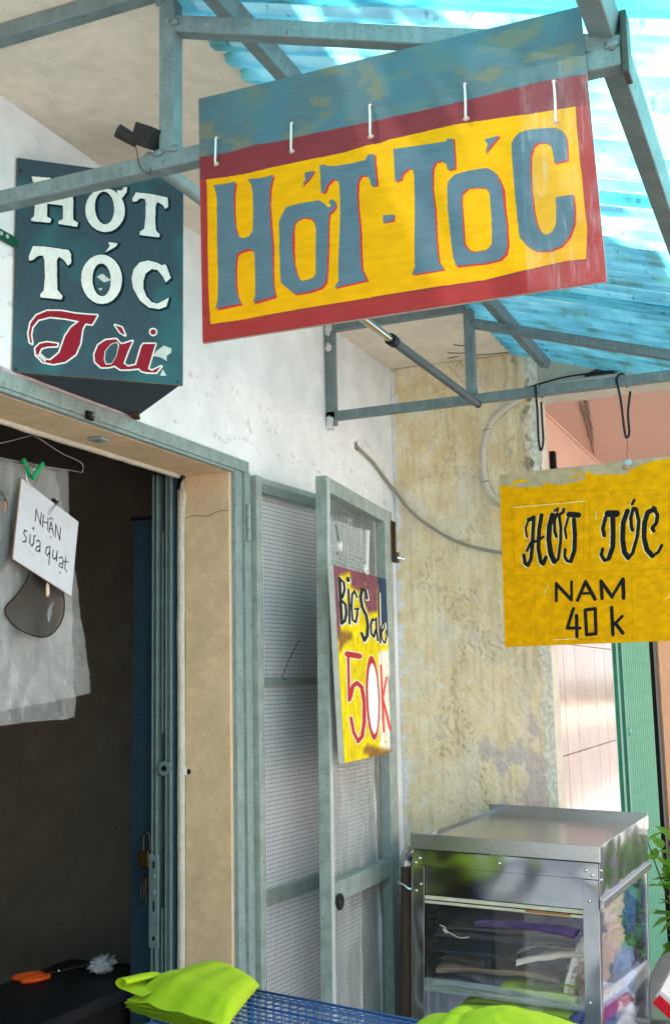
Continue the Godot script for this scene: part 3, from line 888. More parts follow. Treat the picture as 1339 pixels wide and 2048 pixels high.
# the old side wall: u runs 0.65 m from the corner to the street, v 2.8 m from the top down
func side_wall_images() -> Array:
	var w := 384
	var h := 1280
	var a := cloud(w, h, 51, 0.006, 5)
	var b := cloud(w, h, 52, 0.022, 5)
	var c := cloud(w, h, 53, 0.07, 4)
	var e := cloud(w, h, 54, 0.010, 3)
	var s := cloud(w, h, 55, 0.03, 4, 1, 8)
	var g := cloud(w, h, 56, 0.009, 6)
	var s2 := cloud(w, h, 57, 0.05, 4, 1, 14)
	var d := PackedByteArray()
	d.resize(w * h * 3)
	var hh := PackedByteArray()
	hh.resize(w * h)
	for y in h:
		var wy := 2.8 * (1.0 - y / float(h))
		for x in w:
			var i := y * w + x
			var z := 0.65 * x / float(w)
			var r := 238.0
			var gg := 226.0
			var bb := 192.0
			# ochre stains, stronger near the roof
			var t := clampf((e[i] - 90) / 90.0, 0.0, 1.0) * clampf(0.16 + (wy - 1.4) * 0.42, 0.14, 0.6)
			r += (226 - r) * t; gg += (198 - gg) * t; bb += (142 - bb) * t
			# rain runs
			t = clampf((s2[i] - 128) / 80.0, 0.0, 1.0) * 0.3
			r += (196 - r) * t; gg += (176 - gg) * t; bb += (138 - bb) * t
			# patches of greyer limewash with a soft edge
			t = clampf((a[i] - 150) / 14.0, 0.0, 1.0) * 0.42
			r += (222 - r) * t; gg += (219 - gg) * t; bb += (204 - bb) * t
			# brown streaks towards the street side
			t = clampf((s[i] - 140) / 40.0, 0.0, 1.0) * clampf((z - 0.3) / 0.2, 0.0, 1.0) * 0.45
			r += (186 - r) * t; gg += (166 - gg) * t; bb += (126 - bb) * t
			# bare mauve render low down, where the paint has come away
			var q := (g[i] - 128) * 0.004 + clampf(1.0 - absf(z - 0.5) / 0.17, -1.0, 1.0) * 0.35 + clampf(1.0 - absf(wy - 1.27) / 0.22, -1.0, 1.0) * 0.4
			var pit := 0.0
			if q > 0.47:
				t = clampf((q - 0.47) * 14.0, 0.0, 1.0) * 0.85
				r += (206 - r) * t; gg += (194 - gg) * t; bb += (190 - bb) * t
				pit -= 12.0 * t
			# white flecks
			t = clampf((c[i] - 176) / 16.0, 0.0, 1.0) * clampf((b[i] - 128) / 30.0, 0.0, 1.0)
			if z < 0.1: t = maxf(t, clampf((b[i] - 184) / 14.0, 0.0, 1.0) * 0.6)
			r += (226 - r) * t; gg += (228 - gg) * t; bb += (224 - bb) * t
			# mould under the roof
			t = clampf((b[i] - 140) / 60.0, 0.0, 1.0) * clampf((z - 0.42) / 0.15, 0.0, 1.0) * clampf((wy - 2.1) / 0.2, 0.0, 1.0) * 0.8
			r += (92 - r) * t; gg += (92 - gg) * t; bb += (84 - bb) * t
			# a band where the render is chipped and crumbling
			var band := clampf(1.0 - absf(z - 0.27 - (a[i] - 128) * 0.0016) / 0.11, 0.0, 1.0)
			var chip := clampf((c[i] - 158 + band * 26.0) / 26.0, 0.0, 1.0) * (0.25 + 0.75 * band)
			pit -= chip * 74.0
			t = chip * 0.32
			r += (140 - r) * t; gg += (122 - gg) * t; bb += (90 - bb) * t
			# the white paint of the front wall laps round the corner
			if z < 0.012 + (b[i] - 128) * 0.00022:
				r = 226; gg = 229; bb = 230
			# a cleaner arris along the street edge
			if z > 0.548 + (b[i] - 128) * 0.00015:
				r = 222 + (c[i] - 128) * 0.1; gg = 222 + (c[i] - 128) * 0.1; bb = 206 + (c[i] - 128) * 0.1
				pit = 10.0
			var v := 1.0 + (c[i] - 128) * 0.0005 + (b[i] - 128) * 0.0003
			d[i * 3] = clampi(int(r * v), 0, 255)
			d[i * 3 + 1] = clampi(int(gg * v), 0, 255)
			d[i * 3 + 2] = clampi(int(bb * v), 0, 255)
			hh[i] = clampi(int(150 + pit + (b[i] - 128) * 0.12 + (c[i] - 128) * 0.2 + (s[i] - 128) * 0.10), 0, 255)
	return [Image.create_from_data(w, h, false, Image.FORMAT_RGB8, d), hh, w, h]

func build_shop() -> void:
	# front wall round the doorway
	M.wall = wall_white_mat()
	var o := thing("shop_front_wall", "white plastered shop front wall round the open doorway", "wall")
	var st := mb()
	bx(st, Vector3(-3.0, 2.165, -0.146), Vector3(4.145, 2.95, 0), 0.0)
	bx(st, Vector3(2.8, 0, -0.146), Vector3(4.145, 2.165, 0), 0.0)
	bx(st, Vector3(-3.0, 0, -0.146), Vector3(1.2, 2.165, 0), 0.0)
	obj("wall", st, M.wall, o)
	# cream reveal: jamb and soffit of the doorway, a few millimetres of render on the masonry
	box_obj("jamb_reveal", Vector3(2.788, 0, -0.146), Vector3(2.799, 2.165, -0.003), M.cream, o)
	box_obj("soffit", Vector3(1.2, 2.156, -0.140), Vector3(2.787, 2.164, -0.003), M.cream, o)
	st = mb(true)
	var lip := PackedVector3Array()
	for k in 40:
		var y := 2.12 * k / 39.0
		lip.append(Vector3(2.792 + 0.002 * noise.get_noise_1d(y * 900), y, -0.16 + 0.0025 * noise.get_noise_1d(y * 400 + 50)))
	tube(st, lip, 0.0135, 7)
	obj("render_edge", st, M.lip, o)
	st = mb(true)
	lip = PackedVector3Array()
	for k in 40:
		var x := 1.2 + 1.56 * k / 39.0
		lip.append(Vector3(x, 2.158 + 0.003 * noise.get_noise_1d(x * 500), -0.152 + 0.003 * noise.get_noise_1d(x * 300 + 70)))
	tube(st, lip, 0.011, 7)
	obj("render_edge", st, M.lip, o)
	# hairline crack and a screw hole in the jamb
	wire("crack", [Vector3(2.7875, 2.035, -0.145), Vector3(2.7875, 2.041, -0.11), Vector3(2.7875, 2.036, -0.075), Vector3(2.7875, 2.048, -0.03), Vector3(2.7875, 2.046, -0.005)], 0.0008, M.iron, o)
	ball("screw_hole", Vector3(2.7875, 1.325, -0.135), Vector3(0.002, 0.008, 0.006), M.black, o, 6)
	ball("plaster_patch", Vector3(2.788, 1.327, -0.152), Vector3(0.006, 0.016, 0.011), M.white_paint, o, 7, 0.5, 3)
	ball("plaster_patch", Vector3(2.792, 2.085, -0.155), Vector3(0.01, 0.055, 0.013), M.lip, o, 8, 0.5, 9)
	# plugs and brackets let into the head of the doorway
	o = thing("door_frame", "pale green steel door frame with header and hinged jamb", "door frame")
	box_obj("header", Vector3(1.2, 2.166, -0.004), Vector3(2.879, 2.2, 0.014), M.frame, o)
	box_obj("header_flange", Vector3(1.2, 2.157, -0.03), Vector3(2.795, 2.1655, 0.012), M.frame, o)
	box_obj("jamb", Vector3(2.798, 0, -0.002), Vector3(2.838, 2.1645, 0.012), M.frame, o)
	box_obj("jamb", Vector3(2.842, 0, -0.002), Vector3(2.879, 2.1645, 0.02), M.frame, o)
	var hg := Node3D.new()
	put(hg, "hinge", o)
	for k in 3:
		rod("knuckle", Vector3(2.85, 1.966 + 0.035 * k, 0.026), Vector3(2.85, 1.999 + 0.035 * k, 0.026), 0.0065, M.leaf, hg, 10)
	var f := thing("bolt_bracket", "small black bracket with a round bolt on the green door header", "bracket")
	box_obj("plate", Vector3(2.075, 2.158, 0.015), Vector3(2.102, 2.178, 0.022), M.black, f)
	rod("bolt", Vector3(2.085, 2.168, 0.022), Vector3(2.085, 2.168, 0.031), 0.008, M.iron, f, 12)
	rod("washer", Vector3(2.085, 2.168, 0.031), Vector3(2.085, 2.168, 0.0325), 0.004, M.chrome, f, 10)
	f = thing("painted_plate", "small green painted plate with two screws under the doorway head", "plate")
	box_obj("plate", Vector3(2.225, 2.148, -0.085), Vector3(2.262, 2.1555, -0.045), M.frame, f)
	ball("screw", Vector3(2.236, 2.1475, -0.065), Vector3(0.003, 0.0015, 0.003), M.iron, f, 5)
	ball("screw", Vector3(2.252, 2.1475, -0.065), Vector3(0.003, 0.0015, 0.003), M.iron, f, 5)
	# ceiling of the porch
	var cm := ceiling_mat()
	o = box_obj("porch_ceiling", Vector3(-3.0, 2.8, 0.001), Vector3(4.144, 2.95, 0.53), cm)
	tag(o, "cream plastered porch ceiling above the shop front", "ceiling")
	# upper storey whose shadow falls on the inner strip of the canopy
	o = thing("upper_storey", "cream upper storey wall above the porch, stepping up at the far half", "wall")
	box_obj("wall", Vector3(-3.0, 2.951, -0.2), Vector3(1.99, 4.3, 0.03), M.cream, o)
	box_obj("wall", Vector3(1.99, 2.951, -0.2), Vector3(9.0, 5.2, 0.03), M.cream, o)
	var cr := thing("creeper", "leafy creeper hanging over the upper wall above the canopy", "plant")
	var gm := mat(0x47742e, 0.5, 0.0, 0.0)
	var st2 := mb(true)
	for k in 420:
		var c := Vector3(rng.randf_range(-1.0, 4.4), 0, rng.randf_range(-0.05, 0.30))
		c.y = (4.28 if c.x < 1.99 else 5.18) + rng.randf_range(-0.1, 0.3)
		var d := Vector3(rng.randf_range(-1, 1), rng.randf_range(-0.5, 0.3), rng.randf_range(-1, 1)).normalized() * rng.randf_range(0.05, 0.09)
		var e := d.cross(Vector3.UP).normalized() * d.length() * 0.45
		tri_out(st2, c, c + d * 0.5 + e, c + d, c - Vector3.UP)
		tri_out(st2, c, c + d, c + d * 0.5 - e, c - Vector3.UP)
	stuff(obj("foliage", st2, gm, cr))
	# side wall
	var im := side_wall_images()
	var sm := StandardMaterial3D.new()
	sm.albedo_texture = tex(im[0])
	sm.roughness = 0.9
	sm.texture_repeat = false
	sm.heightmap_enabled = true
	sm.heightmap_texture = grey_tex(im[2], im[3], im[1])
	sm.heightmap_scale = 0.9
	o = thing("side_wall", "old beige side wall with chipped stained plaster at the end of the porch", "wall")
	st = mb()
	bx(st, Vector3(4.152, 0, -0.1), Vector3(4.27, 2.95, 0.588), 0.002)
	bx(st, Vector3(4.152, 2.615, 0.589), Vector3(4.27, 2.95, 2.2), 0.002)
	obj("masonry", st, mat(0xd8d6c6, 0.85, 0.0, 1.0, 0.2, 2.0), o)
	var hb: PackedByteArray = im[1]
	var iw: int = im[2]
	var ih: int = im[3]
	grid("plaster", 110, 400, func(u: float, v: float) -> Vector3:
		var z := 0.0005 + u * 0.5905
		var px := clampi(int(z / 0.65 * iw), 0, iw - 1)
		var py := clampi(int(v * 0.9995 * ih), 0, ih - 1)
		var hgt := (hb[py * iw + px] - 150) / 255.0 * 0.008
		return Vector3(4.146 - hgt, 2.799 - v * 2.799, z), plaster_uv(sm), o)
	var bm: StandardMaterial3D = M.lip.duplicate()
	bm.albedo_color = rgb8(0xc9c9b8)
	grid("lintel_plaster", 40, 12, func(u: float, v: float) -> Vector3:
		return Vector3(4.147 - 0.002 * noise.get_noise_2d(u * 900.0, v * 200.0), 2.949 - v * 0.333, 0.5915 + u * 1.6), bm, o)
	ball("mould_spot", Vector3(4.146, 2.66, 0.83), Vector3(0.002, 0.03, 0.05), mat(0x4a473e, 0.9, 0.0, 1.0), o, 8, 0.7, 5)
	# dark cracks along the ceiling where the slab meets the side wall
	for c in [["bent dark crack in the cream ceiling, nearest to the farther truss post", Vector3(4.02, 2.7995, 0.28), Vector3(4.05, 2.7995, 0.33), Vector3(4.03, 2.7995, 0.37)], ["short dark crack in the cream ceiling close to the beige side wall", Vector3(4.09, 2.7995, 0.26), Vector3(4.085, 2.7995, 0.3)], ["long dark crack in the cream ceiling along the top of the beige wall", Vector3(4.10, 2.7995, 0.36), Vector3(4.115, 2.7995, 0.43), Vector3(4.12, 2.7995, 0.50)], ["hooked dark crack in the cream ceiling above the post of the farther truss", Vector3(3.93, 2.7995, 0.33), Vector3(3.96, 2.7995, 0.36), Vector3(3.93, 2.7995, 0.375)]]:
		tag(wire("ceiling_crack", c.slice(1), 0.0022, M.dark_gap), c[0], "crack", "cracks in the porch ceiling")
	build_room()

func plaster_uv(m: StandardMaterial3D) -> StandardMaterial3D:
	m.uv1_scale = Vector3(0.5905 / 0.65, 1, 1)
	return m

func build_room() -> void:
	var wm := mat(0x766d61, 0.9, 0.0, 1.0, 0.1, 1.0)
	var o := thing("shop_room", "dim brown plastered room behind the open doorway", "room")
	box_obj("wall", Vector3(3.22, 0, -3.2), Vector3(3.34, 2.75, -0.147), wm, o)
	box_obj("wall", Vector3(0.1, 0, -3.32), Vector3(3.34, 2.75, -3.2), wm, o)
	box_obj("wall", Vector3(-0.02, 0, -3.32), Vector3(0.1, 2.75, -0.147), wm, o)
	box_obj("ceiling", Vector3(-0.02, 2.751, -3.32), Vector3(3.34, 2.9, -0.147), wm, o)
	box_obj("floor", Vector3(-0.02, -0.1, -3.32), Vector3(3.34, 0.0, -0.151), mat(0x9a9084, 0.6), o)
	# table with scissors and a crumpled tissue
	o = thing("work_table", "black topped work table just inside the doorway", "table")
	box_obj("tabletop", Vector3(2.2, 0.715, -0.67), Vector3(2.99, 0.75, -0.32), mat(0x1d1f24, 0.45, 0.0, 1.0), o, 0.003)
	box_obj("apron", Vector3(2.23, 0.6, -0.65), Vector3(2.96, 0.714, -0.34), mat(0x17181c, 0.6), o)
	for x in [2.25, 2.93]:
		for z in [-0.63, -0.37]:
			box_obj("leg", Vector3(x - 0.02, 0, z - 0.02), Vector3(x + 0.02, 0.599, z + 0.02), M.black, o)
	o = thing("scissors", "orange handled scissors lying on the black table", "scissors", "", Vector3(2.79, 0.752, -0.595))
	var om := mat(0xe0531f, 0.4, 0.0, 0.0)
	for s in [-1.0, 1.0]:
		var pts := []
		for k in 13:
			var t := TAU * k / 12.0
			pts.append(Vector3(-0.055 + 0.042 * cos(t), 0.006, s * 0.022 + 0.018 * sin(t)))
		wire("handle", pts, 0.0065, om, o, 3)
		bar_obj("blade", Vector3(-0.02, 0.006 + s * 0.002, s * 0.016), Vector3(0.13, 0.006 + s * 0.002, -s * 0.004), 0.012, 0.002, M.chrome, o)
	ball("pivot", Vector3(0.03, 0.01, 0), Vector3(0.005, 0.003, 0.005), M.chrome, o, 6)
	o.rotation.y = -0.42
	o = ball("crumpled_tissue", Vector3(2.875, 0.772, -0.475), Vector3(0.043, 0.021, 0.03), mat(0xb4b4b6, 0.9, 0.0, 0.0), null, 28, 0.42, 19)
	tag(o, "crumpled white tissue on the black table", "tissue")

# ---------------------------------------------------------------- the shop next door
func build_neighbour() -> void:
	var pink := mat(0xd6b3a2, 0.85, 0.0, 0.0)
	var o := thing("neighbour_shop", "next door shop front in pink plaster with beige tiles and green folding shutter", "shop")
	box_obj("wall", Vector3(4.271, 0, 0.40), Vector3(5.63, 2.62, 0.552), pink, o)
	box_obj("wall", Vector3(5.63, 2.2, 0.40), Vector3(7.12, 2.62, 0.552), pink, o)
	box_obj("wall", Vector3(7.30, 0, 0.40), Vector3(11, 2.62, 0.57), mat(0xbfa07f, 0.85, 0.0, 1.0, 0.15, 1.4), o)
	box_obj("porch_ceiling", Vector3(4.271, 2.621, 0.40), Vector3(11, 2.93, 2.0), pink, o)
	box_obj("back_panel", Vector3(5.6, 0, 0.30), Vector3(7.4, 2.25, 0.345), M.dark_gap, o)
	wire("plaster_seam", [Vector3(4.29, 2.619, 0.556), Vector3(5.0, 2.6195, 0.557), Vector3(6.2, 2.6195, 0.556)], 0.005, mat(0xe6bda6, 0.8, 0.0, 0.0), o, 2)
	# glossy beige tiles, one by one
	var tones := []
	for c in [0xb09a89, 0xac9584, 0xb5a08f]:
		var t := mat(c, 0.12, 0.0, 1.0, 0.0, 2.0)
		t.heightmap_enabled = true
		t.heightmap_texture = T.wavy
		t.heightmap_scale = 0.035
		tones.append(t)
	var rows := [0.02, 0.42, 0.845, 1.268, 1.70, 1.86]
	for r in rows.size() - 1:
		for k in 6:
			var x0 := 4.275 + 0.225 * k
			box_obj("tile", Vector3(x0, rows[r], 0.553), Vector3(x0 + 0.2225, rows[r + 1] - 0.0035, 0.561 + 0.0006 * ((k * 7 + r * 3) % 3)), tones[(k * 5 + r * 2) % 3], o, 0.001)
	# green folding shutter: upright frames and ribs
	var gm := mat(0x70b79c, 0.4, 0.0, 1.0, 0.0, 3.0)
	var gd := mat(0x4c9a84, 0.4, 0.0, 1.0, 0.0, 3.0)
	var sh := Node3D.new()
	put(sh, "folding_shutter", o)
	for k in 4:
		box_obj("frame", Vector3(5.635 + 0.085 * k, 0.02, 0.50 + 0.012 * (k % 2)), Vector3(5.685 + 0.085 * k, 2.19, 0.556 + 0.012 * (k % 2)), gd if k % 2 else gm, sh)
	box_obj("backing_sheet", Vector3(5.97, 0.02, 0.50), Vector3(7.13, 2.19, 0.515), gd, sh)
	for k in 15:
		var x := 6.0 + 0.077 * k
		rod("rib", Vector3(x, 0.02, 0.522), Vector3(x, 2.19, 0.522), 0.022, gm, sh, 10)
	ball("knob", Vector3(5.98, 1.29, 0.56), Vector3(0.03, 0.022, 0.02), gm, sh, 8)
	box_obj("dark_post", Vector3(7.14, 0, 0.44), Vector3(7.29, 2.19, 0.56), M.black, o)
	# stickers at the edge of the tiles
	var sp := mat(0x9db4d8, 0.4, 0.0, 0.0)
	for a in [[1.515, "small blue and white sticker on the beige tiles, upper one"], [1.40, "small blue and white sticker on the beige tiles, lower one"]]:
		var s := box_obj("sticker", Vector3(4.33, a[0], 0.5632), Vector3(4.39, a[0] + 0.055, 0.5640), sp, null, 0.0)
		tag(s, a[1], "sticker", "stickers on the beige tiles")
	o = thing("wall_bracket", "small black bracket on the pink wall just above the yellow sign", "bracket")
	box_obj("upright", Vector3(4.47, 2.395, 0.553), Vector3(4.50, 2.47, 0.575), M.black, o)
	box_obj("arm", Vector3(4.501, 2.395, 0.555), Vector3(4.80, 2.412, 0.572), M.black, o)
	# soot cobweb hanging on the pink ceiling
	var st := mb(true)
	for k in 16:
		var p := PackedVector3Array()
		var off := rng.randf_range(-1, 1)
		var last := rng.randf_range(0.35, 1.0)
		for i in 9:
			var t := last * i / 8.0
			var c := Vector3(4.29, 2.618, 0.735).lerp(Vector3(5.42, 2.618, 0.572), t)
			p.append(c + Vector3(0.02 * rng.randf_range(-1, 1), -0.003 * rng.randf(), (0.022 * off * (1.0 - t * 0.75) + 0.004 * rng.randf_range(-1, 1))))
		tube(st, p, 0.0007, 4)
	var cw := obj("cobweb", st, mat(0x7d756c, 0.95, 0.0, 0.0))
	tag(cw, "sooty grey cobweb trailing down the pink ceiling", "cobweb")
	stuff(cw)
	# upper storey of the neighbour and the rest of the row, so that light comes only from the street
	o = box_obj("row_wall", Vector3(4.3, 2.95, -0.2), Vector3(11, 3.0, 0.4), pink)
	tag(o, "pink strip of wall over the neighbouring shop front", "wall")

# ---------------------------------------------------------------- canopy: trusses, purlins, translucent sheets
func canopy_y(z: float) -> float:
	return 2.745 - 0.312 * (z - 0.63)

func sheet_mat(sd: int) -> StandardMaterial3D:
	var w := 512
	var h := 768
	var a := cloud(w, h, sd, 0.008, 5)
	var b := cloud(w, h, sd + 1, 0.05, 4)
	var s := cloud(w, h, sd + 2, 0.05, 4, 1, 10)
	var d := PackedByteArray()
	d.resize(w * h * 3)
	for y in h:
		for x in w:
			var i := y * w + x
			# dirt gathers in lines that run down the slope
			var dirt := clampf((s[i] - 128) / 110.0, -0.4, 1.0) * 0.30 + (a[i] - 128) * 0.0022
			if b[i] > 200: dirt += (b[i] - 200) / 60.0
			var alg := clampf((a[i] - 178) / 30.0, 0.0, 1.0) * 0.5
			dirt = clampf(dirt, -0.2, 0.75)
			d[i * 3] = clampi(int(116 * (1.0 - dirt * 0.9) + alg * 10), 0, 255)
			d[i * 3 + 1] = clampi(int(214 * (1.0 - dirt * 0.5) - alg * 40), 0, 255)
			d[i * 3 + 2] = clampi(int(229 * (1.0 - dirt * 0.4) - alg * 84), 0, 255)
	var m := StandardMaterial3D.new()
	m.albedo_texture = tex(Image.create_from_data(w, h, false, Image.FORMAT_RGB8, d))
	m.albedo_color = Color(1, 1, 1, 0.9)
	m.transparency = BaseMaterial3D.TRANSPARENCY_ALPHA
	m.roughness = 0.5
	m.backlight_enabled = true
	m.backlight = Color(1, 1, 1)
	return m

func build_canopy() -> void:
	for a in [[1.603, "nearer canopy truss of grey green square tube holding the big HỚT-TÓC sign"], [3.48, "farther canopy truss of grey green square tube holding the yellow sign"]]:
		var x: float = a[0] + 0.015
		var far: bool = x > 3.0
		var o := thing("canopy_truss", a[1], "truss", "trusses under the blue canopy")
		bar_obj("bottom_chord", Vector3(x, 2.4665, 0.002), Vector3(x, 2.4665, 1.297), 0.03, 0.03, M.truss, o)
		bar_obj("post", Vector3(x, 2.482, 0.5165), Vector3(x, 2.772, 0.5165), 0.031, 0.03, M.truss, o, Vector3.RIGHT)
		bar_obj("top_chord", Vector3(x + 0.001, 2.722, 0.532), Vector3(x + 0.001, 2.483, 1.297), 0.03, 0.03, M.truss, o)
		var sx := x - (0.0 if far else 0.03)
		bar_obj("ceiling_rail", Vector3(sx, 2.783, 0.03), Vector3(sx, 2.783, 0.502), 0.03, 0.03, M.truss, o)
		bar_obj("wall_post", Vector3(x, 2.435, 0.0165), Vector3(x, 2.795, 0.0165), 0.036, 0.03, M.truss, o, Vector3.RIGHT)
		box_obj("end_plate", Vector3(a[0] - 0.004, 2.435, 1.298), Vector3(a[0] + 0.036, 2.535, 1.308), M.iron, o)
		for p in [[2.481, 0.502, 0], [2.482, 0.531, 1], [2.77, 0.503, 2], [2.722, 0.533, 3], [2.484, 1.285, 4]]:
			ball("weld", Vector3(a[0] - 0.0005, p[0], p[1]), Vector3(0.005, 0.006, 0.010), M.truss, o, 7, 0.6, 30 + p[2])
		if far:
			for p in [[2.772, 0.02, 0.012, 4], [2.71, 0.014, 0.012, 6], [2.44, 0.026, 0.014, 8]]:
				ball("paint_chip", Vector3(a[0] - 0.002, p[0], 0.0165), Vector3(0.002, p[1], p[2]), M.white_paint, o, 7, 0.6, p[3])
	for a in [[Vector3(-1.2, 2.7225, 0.6385), Vector3(4.08, 2.7225, 0.6385), 0.034, "inner canopy purlin running along just outside the cream ceiling"], [Vector3(-1.2, 2.5195, 1.275), Vector3(4.08, 2.5195, 1.275), 0.038, "outer canopy purlin along the ends of the trusses"]]:
		var p := bar_obj("canopy_purlin", a[0], a[1], a[2], a[2], M.truss, null, Vector3(0, 1, 0.31).normalized())
		tag(p, a[3], "purlin", "purlins under the blue canopy")
	# corrugated sheets: trapezoid ribs run down the slope, neighbours overlap by about one rib
	var mats := [sheet_mat(61), sheet_mat(71)]
	var pitch := 0.066
	var names := ["above the viewer", "on the near side of the nearer truss", "behind the big sign, up to the middle overlap", "between the middle overlap and the farther truss", "farthest of all, ending at the beige side wall", "first of the row, behind the viewer"]
	var edges := [[0.0, 0.85, 0], [0.77, 1.64, 1], [1.56, 2.41, 2], [2.335, 3.26, 3], [3.17, 4.14, 4], [-1.2, 0.06, 5]]
	for e in edges:
		var n := int(round((e[1] - e[0]) / pitch * 4.0))
		var x0: float = e[0]
		var lift: float = 0.004 * (e[2] % 2) + 0.001
		var sd: int = e[2]
		var s := grid("corrugated_sheet", n, 14, func(u: float, v: float) -> Vector3:
			var i := int(round(u * n))
			var x := x0 + i * pitch / 4.0
			var hgt := 0.019 if (i + sd) % 4 >= 2 else 0.0
			var z := 0.5 + v * 1.02
			return Vector3(x, canopy_y(z) + hgt + lift + 0.002 * noise.get_noise_2d(x * 90.0, z * 160.0), z), mats[sd % 2], null)
		tag(s, "blue corrugated roof sheet " + names[sd], "roof sheet", "sheets of the blue canopy")
	# dead leaves lying on the sheets
	var lm := mat(0x55702e, 0.7, 0.0, 0.0)
	lm.backlight_enabled = true
	lm.backlight = Color(0.8, 0.9, 0.4)
	for a in [[2.79, 1.12, 0.3, "fallen leaf lying on the canopy next to the sunlit edge"], [2.93, 1.19, 1.0, "yellowing fallen leaf lying on the canopy nearest the street"], [1.86, 0.86, 2.0, "dark fallen leaf lying on the canopy above the big sign"]]:
		var c := Vector3(a[0], canopy_y(a[1]) + 0.026, a[1])
		var dir := Vector3(cos(a[2]), 0, sin(a[2]))
		var side := Vector3(-dir.z, 0, dir.x)
		var lf := grid("fallen_leaf", 6, 6, func(u: float, v: float) -> Vector3:
			var t := u * 2.0 - 1.0
			return c + dir * t * 0.035 + side * (v * 2.0 - 1.0) * 0.017 * sqrt(maxf(1.0 - t * t, 0.0)) + Vector3.UP * (-0.312 * (dir.z * t * 0.035) + 0.004 * t * t), lm)
		tag(lf, a[3], "leaf", "leaves on the canopy")
	# long pole laid through the trusses
	var o := thing("canopy_pole", "long pole laid through both trusses, chrome in the middle and black at the far end", "pole")
	var p0 := Vector3(1.55, 2.497, 0.455)
	var p1 := Vector3(3.46, 2.442, 0.542)
	var gp := func(t: float) -> Vector3: return p0.lerp(p1, t)
	rod("green_tube", gp.call(0.045), gp.call(0.5), 0.0135, M.frame, o, 14)
	rod("chrome_tube", gp.call(0.5), gp.call(0.625), 0.0105, M.brushed, o, 14)
	rod("collar", gp.call(0.625), gp.call(0.64), 0.0165, M.rubber, o, 14)
	rod("black_tube", gp.call(0.64), gp.call(0.995), 0.0125, mat(0x5a666a, 0.5, 0.0, 1.0, 0.1, 9.0), o, 14)
	rod("end_cap", gp.call(0.995), gp.call(1.005), 0.0125, M.rubber, o, 14)
	# old bulb socket tied on the nearer truss
	o = thing("bulb_socket", "black empty bulb socket tied on the nearer truss beside its post", "bulb socket")
	var sm := mat(0x33312f, 0.6, 0.0, 1.0, 0.1, 20.0)
	cbox_obj("housing", Transform3D(Basis(Vector3(1, 0, 0.4).normalized(), 0.5), Vector3(1.595, 2.512, 0.482)), Vector3(0.04, 0.036, 0.036), sm, o)
	rod("socket", Vector3(1.588, 2.503, 0.466), Vector3(1.57, 2.522, 0.438), 0.0105, sm, o, 14, 0.0125)
	rod("contact", Vector3(1.5702, 2.5218, 0.4383), Vector3(1.569, 2.523, 0.4365), 0.0055, M.iron, o, 10)
	wire("wire", [Vector3(1.59, 2.497, 0.462), Vector3(1.598, 2.482, 0.461), Vector3(1.5965, 2.462, 0.466), Vector3(1.598, 2.45, 0.475), Vector3(1.605, 2.447, 0.482), Vector3(1.598, 2.455, 0.488)], 0.0009, M.iron, o)

func cbox_obj(called: String, xf: Transform3D, size: Vector3, m: Material, parent: Node) -> MeshInstance3D:
	var st := mb()
	cbox(st, xf, size)
	return obj(called, st, m, parent)

